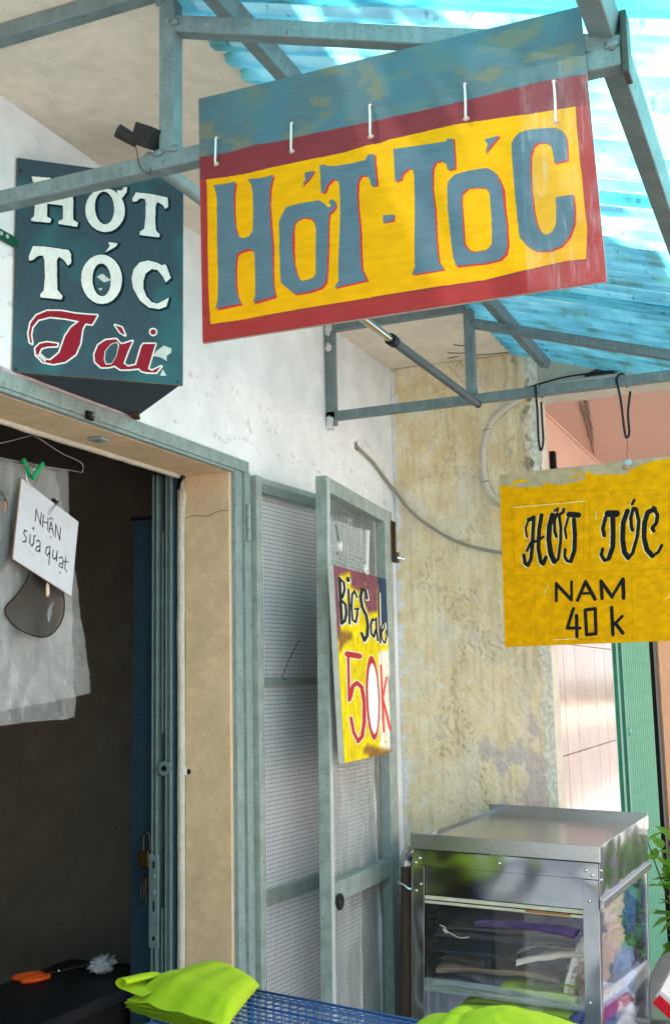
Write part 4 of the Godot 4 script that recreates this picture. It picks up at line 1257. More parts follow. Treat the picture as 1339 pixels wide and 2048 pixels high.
# ---------------------------------------------------------------- painted signs
func build_signs() -> void:
	var wood := mat(0x8a7a66, 0.8, 0.0, 1.0)
	# big sign
	var im := brushed(paint(BIG_PAINT, 1040, 704, 0x4f6268, {"maroon": 0x763034, "red": 0x92302f, "yellow": 0xd29304, "crimson": 0xb42832, "slate": 0x52646f}), 101, 0.035, 5, 1, 0xb3890c, 0.10)
	rub_band(im)
	var o := thing("big_sign", "big yellow and red HỚT-TÓC board with slate blue letters hanging under the canopy", "sign")
	var b := [Vector3(1.580, 2.549, 0.595), Vector3(1.598, 2.555, 1.243), Vector3(1.582, 2.114, 1.260), Vector3(1.563, 2.109, 0.611)]
	board(o, b[0], b[1], b[2], b[3], 0.005, mat(0xb9b2a6, 0.7, 0.0, 1.0), sign_mat(im, 0.42, 3))
	for q in [[0.0457, 0.185, 0.275], [0.254, 0.188, 0.29], [0.465, 0.19, 0.29], [0.700, 0.19, 0.305]]:
		pass
	var tm := mat(0xcfd9d6, 0.4, 0.0, 0.0)
	var k := 0
	for q in [[0.052, 0.19, 0.285, "first"], [0.265, 0.2, 0.3, "second"], [0.476, 0.2, 0.31, "third"], [0.716, 0.2, 0.32, "fourth"], [0.925, 0.265, 0.40, "fifth"]]:
		var top: Vector3 = b[0].lerp(b[1], q[0]).lerp(b[3].lerp(b[2], q[0]), q[1])
		var bot: Vector3 = b[0].lerp(b[1], q[0]).lerp(b[3].lerp(b[2], q[0]), q[2]) + Vector3(0, 0, -0.002)
		var t := thing("cable_tie", "white cable tie through the big HỚT-TÓC sign, %s from its wall end" % q[3], "cable tie", "ties that hold the big sign")
		wire("strap", [top + Vector3(0.01, 0.002, 0), top + Vector3(-0.004, 0.002, 0), top.lerp(bot, 0.3) + Vector3(-0.007, 0, 0.001), top.lerp(bot, 0.7) + Vector3(-0.007, 0, 0.001), bot + Vector3(-0.004, -0.002, 0), bot + Vector3(0.01, -0.002, 0)], 0.0019, tm, t)
		ball("hole", top + Vector3(-0.0012, 0.003, 0), Vector3(0.001, 0.004, 0.004), mat(0x9b6a52, 0.8, 0.0, 0.0), t, 6, 0.4, 2)
		ball("hole", bot + Vector3(-0.0012, -0.003, 0), Vector3(0.001, 0.004, 0.005), mat(0xb5907c, 0.8, 0.0, 0.0), t, 6, 0.4, 3)
		k += 1
	# clear film wrapped over the street end of the big sign
	var fm := film_mat("tape", Vector3(0.7, 0.8, 1))
	o = grid("clear_film", 60, 120, func(u: float, v: float) -> Vector3:
		var uu := 0.845 + u * 0.155 - 0.02 * v * (1.0 - u)
		var p: Vector3 = b[0].lerp(b[1], uu).lerp(b[3].lerp(b[2], uu), 0.19 + v * 0.81)
		return p + Vector3(-0.003 - 0.004 * absf(noise.get_noise_2d(u * 220.0 + 40.0 * v, v * 60.0)) - 0.0016 * absf(noise.get_noise_2d(u * 700.0, v * 300.0)), 0, 0), fm)
	tag(o, "crinkled clear plastic film wrapped over the street end of the big sign", "plastic film")
	# dark green box sign above the door
	im = brushed(paint(DARK_PAINT, 600, 760, 0x3d525c, {"ink": 0x10222a, "chalk": 0xe2e8e2, "redp": 0x8e2231, "teal2": 0x3d5560, "peel": 0xc9cfc9}), 201, 0.03, 1, 3, 0x3f8f8c, 0.0)
	teal_patches(im)
	o = thing("box_sign", "dark teal boxed sign reading HỚT TÓC Tài above the doorway", "sign")
	var d := [Vector3(1.836, 2.681, 0.004), Vector3(2.087, 2.683, 0.264), Vector3(2.086, 2.207, 0.263), Vector3(1.836, 2.209, 0.004)]
	board(o, d[0], d[1], d[2], d[3], 0.006, mat(0x9a7a4c, 0.8, 0.0, 1.0), sign_mat(im, 0.36, 5))
	var dk := mat(0x3d4b55, 0.5, 0.0, 1.0, 0.08, 4.0)
	var st := mb()
	var a3 := [Vector3(1.845, 2.211, 0.003), Vector3(2.088, 2.211, 0.258), Vector3(2.30, 2.211, 0.003)]
	var mid := Vector3(2.08, 2.4, 0.08)
	tri_out(st, a3[0], a3[1], a3[2], mid)
	var up := Vector3(0, 0.468, 0)
	tri_out(st, a3[0] + up, a3[1] + up, a3[2] + up, mid)
	quad_out(st, a3[1], a3[2], a3[2] + up, a3[1] + up, mid)
	obj("casing", st, dk, o)
	bar_obj("rusty_bracket", Vector3(2.255, 2.207, 0.03), Vector3(2.298, 2.207, 0.006), 0.02, 0.006, mat(0x5d4630, 0.8, 0.0, 1.0), o)
	for q in [[0.02, 0.985], [0.97, 0.985], [0.02, 0.06]]:
		var c: Vector3 = d[0].lerp(d[1], q[0]).lerp(d[3].lerp(d[2], q[0]), q[1])
		ball("nail", c + Vector3(-0.001, 0, 0.001), Vector3(0.003, 0.003, 0.003), M.iron, o, 6)
	# pinkish mortar strip under the box sign
	grid("mortar_strip", 40, 3, func(u: float, v: float) -> Vector3:
		var x := 1.8 + 0.50 * u
		return Vector3(x, 2.214 - v * 0.013 + 0.003 * noise.get_noise_1d(x * 700.0), 0.002 + 0.004 * sin(PI * v) + 0.002 * noise.get_noise_2d(x * 900.0, v * 90.0)), mat(0xcdbfc0, 0.9, 0.0, 1.0), o)
	# yellow sign
	im = brushed(paint(YELLOW_PAINT, 760, 704, 0xe2a400, {"olive": 0xb5a688, "yl": 0xe2a400, "crease": 0xb98a0a, "pale": 0xe9d9a0, "black": 0x1b1f22}), 301, 0.055, 3, 2, 0xc98800, 0.2)
	o = thing("yellow_sign", "yellow HỚT TÓC NAM 40 k sign with black letters below the farther truss", "sign")
	board(o, Vector3(3.482, 2.207, 0.599), Vector3(3.433, 2.206, 1.188), Vector3(3.436, 1.660, 1.152), Vector3(3.482, 1.660, 0.593), 0.004, mat(0x3a3024, 0.8, 0.0, 0.0), sign_mat(im, 0.42, 7))
	ball("blue_tape", Vector3(3.4435, 2.2, 1.008), Vector3(0.0012, 0.009, 0.013), mat(0x9fc0c4, 0.6, 0.0, 0.0), o, 6, 0.3, 4)
	ball("peeled_patch", Vector3(3.4435, 2.185, 1.005), Vector3(0.0012, 0.006, 0.012), mat(0xc59a74, 0.8, 0.0, 0.0), o, 6, 0.5, 8)
	for a in [[0.737, 2.275, "near the wall", 0.0], [1.003, 2.288, "towards the street", 0.012]]:
		var h := thing("wire_hook", "long loop of black cable over the farther truss, the one " + a[2], "cable loop", "cable loops that hold the yellow sign")
		var z: float = a[0]
		wire("loop", [Vector3(3.512, 2.45, z + 0.006), Vector3(3.512, 2.487, z), Vector3(3.488, 2.489, z - 0.004), Vector3(3.473, 2.47, z - 0.006 - a[3]), Vector3(3.474, 2.40, z - 0.004 - a[3] * 0.5), Vector3(3.475, 2.31, z - 0.005), Vector3(3.476, a[1] - 0.004, z), Vector3(3.478, 2.30, z + 0.009), Vector3(3.482, 2.36, z + 0.008), Vector3(3.49, 2.43, z + 0.006 + a[3])], 0.0037, M.rubber, h, 6, 9)
		wire("thin_wire", [Vector3(3.476, a[1], z), Vector3(3.47, a[1] - 0.03, z + 0.003), Vector3(3.462, a[1] - 0.055, z), Vector3(3.455, 2.203, z + 0.002)], 0.0008, M.iron, h)
	# sale sign on the folding screen door
	var pal := {"plum": 0x7d4d57, "navy": 0x2c3f58, "bone": 0xdcdac6, "rust": 0x8c6a32, "grime": 0x8c8a92, "coal": 0x202427, "brick": 0xb03236, "white": 0xe6e6ea, "bright": 0xd8393c, "lemon": 0xe6d800}
	im = paint(SALE_PAINT.slice(0, 6), 420, 540, 0xd8c410, pal)
	im.resize(38, 48, Image.INTERPOLATE_LANCZOS)
	im.resize(420, 540, Image.INTERPOLATE_CUBIC)
	im = brushed(im, 401, 0.09, 1, 4, 0xb39a14, 0.25)
	im = brushed(paint(SALE_PAINT.slice(6), 420, 540, 0xd8c410, pal, im), 431, 0.03, 2, 2)
	o = thing("sale_sign", "yellow and purple Big Sale 50k board hanging on the screen door", "sign")
	board(o, Vector3(2.922, 1.888, 0.255), Vector3(3.431, 1.890, 0.221), Vector3(3.450, 1.339, 0.220), Vector3(2.979, 1.337, 0.251), 0.017, mat(0xd9dbd2, 0.8, 0.0, 1.0), sign_mat(im, 0.5, 9))
	wire("string", [Vector3(3.03, 1.93, 0.222), Vector3(3.035, 1.975, 0.224), Vector3(3.022, 2.02, 0.222)], 0.0016, M.iron, o)
	ball("plastic_scrap", Vector3(3.04, 1.955, 0.226), Vector3(0.02, 0.013, 0.004), M.white_paint, o, 8, 0.8, 6)
	ball("plastic_scrap", Vector3(3.22, 1.905, 0.235), Vector3(0.02, 0.016, 0.004), M.white_paint, o, 8, 0.8, 16)

# rubbed ochre patches in the grey blue band at the top of the big sign
func rub_band(im: Image) -> void:
	var w := im.get_width()
	var h := im.get_height()
	var a := cloud(w, h, 111, 0.012, 5, 2, 1)
	var e := cloud(w, h, 112, 0.05, 3, 4, 1)
	var g := cloud(w, h, 113, 0.005, 3)
	for y in int(h * 0.40):
		for x in w:
			var c := im.get_pixel(x, y)
			if c.b < c.r * 1.04: continue
			var i := y * w + x
			var t := clampf((a[i] - 140) / 60.0 + (e[i] - 128) / 200.0, 0.0, 0.62)
			var k := c.lerp(Color8(0x76, 0x6c, 0x52), t)
			im.set_pixel(x, y, k.lerp(Color8(0x47, 0x6a, 0x76), clampf((g[i] - 120) / 90.0, 0.0, 0.6)))

# cloudy turquoise patches of the dark sign's ground
func teal_patches(im: Image) -> void:
	var w := im.get_width()
	var h := im.get_height()
	var a := cloud(w, h, 211, 0.0035, 3)
	for y in h:
		for x in w:
			var c := im.get_pixel(x, y)
			var l := c.get_luminance()
			if l < 0.22 or l > 0.55 or c.r > c.b: continue
			var t := clampf((a[y * w + x] - 128) / 110.0 + (x / float(w) - 0.55) * 0.5 + (y / float(h) - 0.5) * 0.5, 0.0, 0.75)
			im.set_pixel(x, y, c.lerp(Color8(0x38, 0x6d, 0x72), t))

# ---------------------------------------------------------------- folding wire screen doors
# a leaf stands in its own frame: +x from the near stile to the far stile, +z to the street face
func screen_leaf(o: Node3D, w: float, rails: Array, cell: float, m: Material, wire_m: Material, wavy: float, near_w: float, far_w: float, mesh_z: float, rail_z: float) -> void:
	var top := 2.16
	var d := 0.034
	box_obj("stile", Vector3(0, 0.06, -d), Vector3(near_w, top, 0), m, o)
	box_obj("stile", Vector3(w - far_w, 0.06, -d), Vector3(w, top, 0), m, o)
	box_obj("rail", Vector3(near_w + 0.0005, top - 0.045, -d + 0.001), Vector3(w - far_w - 0.0005, top - 0.0005, rail_z), m, o)
	box_obj("rail", Vector3(near_w + 0.0005, 0.06, -d + 0.001), Vector3(w - far_w - 0.0005, 0.12, rail_z), m, o)
	for r in rails:
		box_obj("rail", Vector3(near_w + 0.0005, r[0], -d + 0.001), Vector3(w - far_w - 0.0005, r[1], rail_z), m, o)
	# welded wire mesh, fixed behind the rails
	var st := mb(true)
	var x0 := near_w - 0.004
	var x1 := w - far_w + 0.004
	var zm := mesh_z
	var nx := int((x1 - x0) / cell)
	for i in nx + 1:
		var x := x0 + (x1 - x0) * i / nx
		var p := PackedVector3Array()
		for k in 9:
			var y := 0.08 + (top - 0.1) * k / 8.0
			p.append(Vector3(x + wavy * noise.get_noise_2d(x * 160.0, y * 70.0), y, zm + wavy * 2.0 * noise.get_noise_2d(x * 90.0 + 40.0, y * 60.0)))
		tube(st, p, 0.0009, 4, -1.0, false)
	var ny := int((top - 0.1) / cell)
	for j in ny + 1:
		var y := 0.08 + (top - 0.1) * j / ny
		var p := PackedVector3Array()
		for k in 6:
			var x := x0 + (x1 - x0) * k / 5.0
			p.append(Vector3(x, y + wavy * noise.get_noise_2d(x * 160.0 + 9.0, y * 110.0), zm + 0.0016 + wavy * 2.0 * noise.get_noise_2d(x * 90.0 + 40.0, y * 60.0)))
		tube(st, p, 0.0009, 4, -1.0, false)
	stuff(obj("wire_mesh", st, wire_m, o))

func build_screen_doors() -> void:
	var wm := mat(0x84918e, 0.5, 0.3, 0.0)
	var wm2 := mat(0x9aa29c, 0.5, 0.3, 0.0)
	var o := thing("screen_door", "inner leaf of the pale green wire screen door, hinged on the door frame", "screen door", "folding screen door leaves", Vector3(2.88, 0, 0.037))
	o.rotation.y = -atan2(0.065, 0.78)
	screen_leaf(o, 0.775, [[1.556, 1.578], [0.95, 0.988]], 0.0122, M.leaf, wm, 0.0016, 0.030, 0.10, -0.006, -0.010)
	o = thing("screen_door", "outer leaf of the pale green wire screen door, folded over and carrying the sale sign", "screen door", "folding screen door leaves", Vector3(2.925, 0, 0.217))
	o.rotation = Vector3(0, -atan2(-0.046, 0.676), deg_to_rad(-1.5))
	screen_leaf(o, 0.677, [[1.56, 1.592], [0.957, 1.012]], 0.0122, M.leaf, wm2, 0.006, 0.026, 0.09, -0.037, -0.001)
	box_obj("edge_strip", Vector3(0.0005, 0.07, 0.0003), Vector3(0.0255, 2.155, 0.0022), M.leaf_edge, o)
	var rg := Node3D.new()
	put(rg, "pull_ring", o)
	var pts := []
	for k in 17:
		pts.append(Vector3(0.045 + 0.0165 * cos(TAU * k / 16.0), 0.962 + 0.0165 * sin(TAU * k / 16.0), 0.010))
	wire("rubber_ring", pts, 0.0065, M.rubber, rg, 2, 10)
	rod("bolt_head", Vector3(0.045, 0.962, 0.001), Vector3(0.045, 0.962, 0.012), 0.0075, M.chrome, rg, 14)
	var la := Node3D.new()
	put(la, "bolt_latch", o)
	box_obj("latch_plate", Vector3(0.655, 2.0, 0.001), Vector3(0.676, 2.13, 0.006), M.brass, la)
	rod("latch_rod", Vector3(0.668, 2.0, 0.011), Vector3(0.668, 2.125, 0.011), 0.0055, M.brass, la, 10)
	box_obj("latch_keeper", Vector3(0.66, 1.985, 0.001), Vector3(0.69, 2.02, 0.02), M.iron, la)
	rod("latch_knob", Vector3(0.668, 2.0, 0.016), Vector3(0.69, 1.998, 0.034), 0.006, M.chrome, la, 10)
	# frosted plastic film behind the inner leaf
	var fm := StandardMaterial3D.new()
	fm.albedo_color = Color(0.96, 0.96, 0.99, 0.9)
	fm.transparency = BaseMaterial3D.TRANSPARENCY_ALPHA
	fm.roughness = 0.45
	fm.backlight_enabled = true
	fm.backlight = Color(0.5, 0.5, 0.5)
	fm.heightmap_enabled = true
	fm.heightmap_texture = T.film
	fm.heightmap_scale = 0.15
	fm.uv1_scale = Vector3(1, 3, 1)
	var f := grid("plastic_film", 20, 60, func(u: float, v: float) -> Vector3:
		var x := 2.925 + 0.66 * u
		return Vector3(x, 2.10 - 2.0 * v, 0.0833 * (x - 2.88) + 0.008 + 0.0015 * noise.get_noise_2d(x * 90.0, v * 300.0)), fm)
	tag(f, "frosted plastic film behind the inner wire screen leaf", "plastic film")
	# things stored between film and wall
	o = thing("folded_awning", "dark green rolled awning cloth standing behind the frosted film", "awning")
	box_obj("cloth", Vector3(2.96, 1.545, 0.0008), Vector3(3.5, 1.80, 0.006), mat(0x24433f, 0.9, 0.0, 0.0), o)
	# pole between the two leaves
	tag(bar_obj("wooden_pole", Vector3(3.335, 0.02, 0.125), Vector3(3.32, 0.94, 0.125), 0.05, 0.022, mat(0x6f5f55, 0.8, 0.0, 1.0, 0.2, 6.0), null, Vector3.RIGHT), "brown wooden pole standing between the two screen door leaves", "pole")
	# crumpled clear sheet between the leaves
	var cm := film_mat("sheet", Vector3(2.0, 1.5, 1))
	f = grid("crumpled_sheet", 60, 90, func(u: float, v: float) -> Vector3:
		var x := 3.09 + 0.40 * u
		return Vector3(x, 2.06 - 1.95 * v, 0.14 + 0.008 * sin(u * 40.0 + 6.0 * noise.get_noise_2d(u * 40.0, v * 60.0)) + 0.02 * noise.get_noise_2d(u * 160.0, v * 50.0)), cm)
	tag(f, "crumpled white plastic sheet hung between the two screen door leaves", "plastic sheet")

# ---------------------------------------------------------------- the doorway: folding gate, hanging bag, notice
func build_doorway() -> void:
	var o := thing("folding_gate", "blue green folding steel gate pushed open against the door jamb", "gate")
	box_obj("back_plate", Vector3(2.802, 0.01, -0.20), Vector3(2.83, 2.17, -0.147), M.dark_gap, o)
	box_obj("back_plate", Vector3(2.80, 0.01, -0.25), Vector3(2.83, 2.17, -0.201), M.dark_gap, o)
	# channel uprights with dark hollow fronts
	for a in [[-0.1985, -0.1795, 2.765], [-0.2395, -0.2215, 2.760]]:
		var c := Node3D.new()
		put(c, "channel", o)
		box_obj("flange", Vector3(a[2], 0.01, a[0]), Vector3(2.80, 2.165, a[0] + 0.0045), M.gate, c)
		box_obj("flange", Vector3(a[2], 0.01, a[1] - 0.0045), Vector3(2.80, 2.165, a[1]), M.gate, c)
		box_obj("web", Vector3(2.772, 0.01, a[0] + 0.005), Vector3(2.776, 2.165, a[1] - 0.005), M.gate, c)
	box_obj("inner_strip", Vector3(2.775, 0.01, -0.1782), Vector3(2.80, 2.165, -0.1752), M.gate_dark, o)
	# slotted rail beside the render edge
	for y in [[0.02, 0.545], [0.60, 0.96], [1.43, 2.0]]:
		box_obj("slotted_rail", Vector3(2.770, y[0], -0.2135), Vector3(2.774, y[1], -0.2065), M.gate, o)
	rod("round_lug", Vector3(2.757, 1.335, -0.196), Vector3(2.764, 1.335, -0.196), 0.02, M.gate, o, 18)
	rod("lug_hole", Vector3(2.755, 1.335, -0.196), Vector3(2.7572, 1.335, -0.196), 0.008, M.dark_gap, o, 12)
	var lp := Node3D.new()
	put(lp, "lock_plate", o)
	box_obj("plate", Vector3(2.750, 0.86, -0.240), Vector3(2.756, 1.105, -0.209), M.gate, lp)
	box_obj("slot", Vector3(2.7485, 0.955, -0.226), Vector3(2.7502, 0.982, -0.221), M.dark_gap, lp, 0.0)
	box_obj("slot", Vector3(2.7485, 1.068, -0.226), Vector3(2.7502, 1.088, -0.221), M.dark_gap, lp, 0.0)
	ball("rivet", Vector3(2.749, 1.047, -0.223), Vector3(0.004, 0.007, 0.006), M.gate, lp, 7)
	ball("rivet", Vector3(2.749, 1.005, -0.223), Vector3(0.004, 0.007, 0.006), M.gate, lp, 7)
	ball("rivet", Vector3(2.749, 0.885, -0.223), Vector3(0.003, 0.006, 0.005), M.dark_gap, lp, 7)
	# embossed leaf sheet behind the uprights
	var gp := box_obj("leaf_sheet", Vector3(2.784, 0.01, -0.319), Vector3(2.788, 2.04, -0.2415), M.gate_dark, o)
	for k in 9:
		var y := 0.3 + 0.2 * k
		bar_obj("embossed_rib", Vector3(2.7835, y, -0.316), Vector3(2.7835, y + 0.1, -0.244), 0.003, 0.004, M.gate_dark, gp, Vector3.RIGHT)
	box_obj("leaf_edge", Vector3(2.772, 0.01, -0.2445), Vector3(2.783, 1.99, -0.2405), M.gate, o)
	box_obj("leaf_head", Vector3(2.776, 2.041, -0.325), Vector3(2.789, 2.05, -0.2415), M.dark_gap, o)
	# padlock with a bunch of keys
	o = thing("padlock", "brass padlock hanging on the folding gate", "padlock", "", Vector3(2.765, 1.112, -0.262))
	wire("shackle", [Vector3(0, 0, 0.016), Vector3(0, 0.035, 0.016), Vector3(0, 0.05, 0.006), Vector3(0, 0.035, -0.004), Vector3(0, 0.0, -0.004)], 0.0035, M.iron, o)
	box_obj("body", Vector3(-0.01, -0.045, -0.02), Vector3(0.01, 0, 0.018), M.brass, o, 0.004)
	o = thing("key_bunch", "bunch of keys hanging from the padlock on the folding gate", "keys", "", Vector3(2.758, 1.05, -0.258))
	wire("ring", [Vector3(0, 0.012, 0), Vector3(0, 0, 0.011), Vector3(0, -0.012, 0), Vector3(0, 0, -0.011), Vector3(0, 0.012, 0)], 0.0013, M.iron, o)
	for k in 3:
		var z := -0.008 + 0.007 * k
		rod("key", Vector3(-0.002 * k, -0.012, z), Vector3(-0.002 * k, -0.062 - 0.006 * k, z * 1.4), 0.0022, M.iron, o, 8)
		rod("key_bow", Vector3(-0.002 * k - 0.001, -0.016, z), Vector3(-0.002 * k + 0.001, -0.016, z), 0.008, M.brass, o, 12)
	# wire hanger under the head of the doorway
	var hm := mat(0x9a9a98, 0.35, 0.8, 0.0)
	o = thing("wire_hanger", "bent wire coat hanger hooked under the head of the doorway", "hanger")
	wire("wire", [Vector3(2.128, 2.176, -0.165), Vector3(2.122, 2.168, -0.172), Vector3(2.128, 2.160, -0.172), Vector3(2.132, 2.166, -0.168), Vector3(2.129, 2.152, -0.170), Vector3(2.16, 2.146, -0.17), Vector3(2.24, 2.128, -0.17), Vector3(2.322, 2.118, -0.17), Vector3(2.3255, 2.094, -0.17)], 0.0013, hm, o, 4)
	wire("wire", [Vector3(2.129, 2.152, -0.170), Vector3(2.06, 2.126, -0.17), Vector3(1.98, 2.098, -0.17)], 0.0013, hm, o, 4)
	wire("wire", [Vector3(2.3255, 2.094, -0.17), Vector3(2.20, 2.086, -0.172), Vector3(1.98, 2.06, -0.172)], 0.0011, hm, o, 4)
	# big clear dust bag over the hanger
	var bm := film_mat("bag", Vector3(1.6, 1.1, 1))
	o = thing("dust_bag", "large clear plastic dust bag hanging in the doorway", "plastic bag")
	for s in [[0.0, 0.0, 1.0], [0.028, 0.022, 0.72]]:
		grid("bag_side", 90, 120, func(u: float, v: float) -> Vector3:
			var wl := lerpf(1.90, 1.86, v)
			var wr: float = lerpf(2.295, 2.335 if s[1] == 0.0 else 2.46, pow(v, 0.8))
			var x := lerpf(wl, wr, u)
			var bot: float = (1.475 + 0.012 * u) if s[1] == 0.0 else (1.485 + 0.06 * u)
			var y := lerpf(2.078 + 0.018 * u, bot, v)
			var hang := absf(noise.get_noise_2d(x * 420.0 + 30.0 * noise.get_noise_2d(x * 90.0, y * 90.0), y * 60.0 + s[1] * 900.0))
			var fine := absf(noise.get_noise_3d(x * 1500.0, y * 900.0, 7.0 + s[1] * 900.0))
			var cr := 0.016 * hang * (0.3 + v) + 0.006 * fine * (0.35 + v) + 0.012 * noise.get_noise_2d(x * 130.0, y * 70.0)
			return Vector3(x, y + 0.006 * noise.get_noise_1d(x * 400.0) * v, -0.192 - s[0] * 1.4 + cr), bm, o)
	# fan parts hanging behind the notice
	o = thing("fan_guard", "black round fan housing behind the dust bag edge", "fan part")
	var pts := []
	for k in 15:
		var t := -0.5 * PI + PI * k / 14.0
		pts.append(Vector3(2.02 + 0.062 * cos(t), 1.915 + 0.095 * sin(t), -0.203))
	wire("rim", pts, 0.014, M.black, o, 3, 10)
	ball("hub", Vector3(2.02, 1.915, -0.215), Vector3(0.06, 0.09, 0.016), M.black, o, 12)
	ball("knob", Vector3(2.055, 1.972, -0.188), Vector3(0.007, 0.014, 0.006), mat(0x9b7a66, 0.6, 0.0, 0.0), o, 8)
	var sm := StandardMaterial3D.new()
	sm.albedo_color = Color(0.13, 0.125, 0.125, 0.72)
	sm.transparency = BaseMaterial3D.TRANSPARENCY_ALPHA
	sm.roughness = 0.3
	o = thing("smoky_fan", "smoky grey plastic fan blades hanging below the paper notice", "fan blade")
	var ring := []
	for q in [[2.13, 1.87], [2.128, 1.84], [2.112, 1.80], [2.085, 1.765], [2.062, 1.742], [2.066, 1.722], [2.088, 1.70], [2.122, 1.684], [2.165, 1.678], [2.212, 1.682], [2.25, 1.698], [2.272, 1.725], [2.278, 1.76], [2.27, 1.80], [2.245, 1.87]]:
		ring.append(Vector3(q[0], q[1], -0.176 + 0.01 * sin(q[0] * 30.0)))
	var st := mb(true)
	var cc := Vector3(2.18, 1.80, -0.19)
	for k in ring.size():
		tri_out(st, cc, ring[k], ring[(k + 1) % ring.size()], cc + Vector3(0, 0, -0.3))
	obj("blade", st, sm, o)
	wire("blade_edge", ring, 0.0016, M.black, o, 3)
	ball("light_spot", Vector3(2.195, 1.79, -0.17), Vector3(0.006, 0.014, 0.002), mat(0xd9b9a6, 0.6, 0.0, 0.0), o, 6, 0.5, 4)
	# notice
	var im := brushed(paint(PAPER_PAINT, 330, 330, 0xc6c8d0, {"ink": 0x14171c}), 501, 0.018, 1, 1)
	var pm := sign_mat(im, 0.8, 15)
	pm.heightmap_texture = T.film
	pm.heightmap_scale = 0.3
	o = thing("paper_notice", "white paper notice NHẬN sửa quạt on cardboard hanging crooked in the doorway", "notice")
	var a := Vector3(2.0895, 2.041, -0.17)
	var b := Vector3(2.311, 1.967, -0.17)
	var c := Vector3(2.281, 1.780, -0.166)
	var d := Vector3(2.060, 1.851, -0.166)
	board(o, a, b, c, d, 0.003, mat(0xa98554, 0.85, 0.0, 0.0), pm)
	wire("paper_clip", [Vector3(2.187, 1.967, -0.163), Vector3(2.20, 1.985, -0.163), Vector3(2.225, 2.005, -0.165), Vector3(2.228, 2.007, -0.172)], 0.0016, M.chrome, o)
	ball("tab", Vector3(2.222, 1.995, -0.177), Vector3(0.016, 0.02, 0.002), M.black, o, 8)
	# clothes peg
	var gm := mat(0x12915a, 0.4, 0.0, 0.0)
	o = thing("clothes_peg", "green plastic clothes peg clipped over the paper notice", "clothes peg")
	bar_obj("arm", Vector3(2.118, 2.043, -0.160), Vector3(2.146, 2.086, -0.152), 0.011, 0.006, gm, o, Vector3.BACK, 0.002)
	bar_obj("arm", Vector3(2.122, 2.048, -0.169), Vector3(2.105, 2.092, -0.178), 0.011, 0.006, gm, o, Vector3.BACK, 0.002)
	wire("spring", [Vector3(2.116, 2.065, -0.159), Vector3(2.126, 2.068, -0.157), Vector3(2.134, 2.064, -0.164), Vector3(2.124, 2.06, -0.17), Vector3(2.114, 2.064, -0.166)], 0.0011, M.chrome, o)
	wire("ring", [Vector3(2.10, 2.055, -0.166), Vector3(2.105, 2.035, -0.163), Vector3(2.125, 2.028, -0.162), Vector3(2.14, 2.045, -0.163), Vector3(2.146, 2.065, -0.166)], 0.0012, M.chrome, o)
	# green level clamped behind the box sign
	o = thing("green_strip", "dark green metal strip with round screws, sticking out behind the box sign", "metal strip")
	bar_obj("strip", Vector3(1.70, 2.492, 0.006), Vector3(1.846, 2.489, 0.006), 0.008, 0.022, mat(0x1f5b40, 0.4, 0.0, 1.0), o)
	for x in [1.783, 1.802]:
		rod("screw", Vector3(x, 2.4905, 0.0102), Vector3(x, 2.4905, 0.012), 0.0045, M.leaf_edge, o, 10)

# ---------------------------------------------------------------- glass cabinet cart
# a folded piece of cloth: plies zigzag between the far (z = -d/2) and the near edge (z = d/2); swept along x
func fold_mesh(called: String, w: float, d: float, t: float, plies: int, sd: int, m: Material, parent: Node, amp := 0.006, loose := 0.3) -> MeshInstance3D:
	var prof := []
	for i in plies:
		var back := i % 2 == 1
		for k in 9:
			var s := k / 8.0
			prof.append(Vector2((1.0 - s if back else s) - 0.5, i))
		if i < plies - 1:
			var e := -0.5 if back else 0.5
			for k in range(1, 5):
				var g := PI * k / 5.0
				prof.append(Vector2(e + (1.0 if e > 0 else -1.0) * sin(g) * t / d * 0.5, i + (1.0 - cos(g)) / 2.0))
	var np := prof.size() - 1
	return grid(called, 30, np, func(u: float, v: float) -> Vector3:
		var q: Vector2 = prof[int(round(v * np))]
		var x := (u - 0.5) * w
		var z := q.x * d
		noise.seed = sd
		var n1 := noise.get_noise_3d(x * 190.0, z * 150.0, q.y * 14.0) - 0.5 * pow(absf(x) / (w * 0.5), 4.0)
		var n2 := noise.get_noise_3d(x * 420.0, z * 300.0, q.y * 30.0)
		var edge := noise.get_noise_3d(x * 200.0, q.y * 40.0, 50.0) * loose * t
		return Vector3(x + 0.004 * n2, q.y * t + amp * n1 * (0.35 + q.y * 0.32) + amp * 0.25 * n2, z + edge + amp * 0.5 * n2), m, parent)

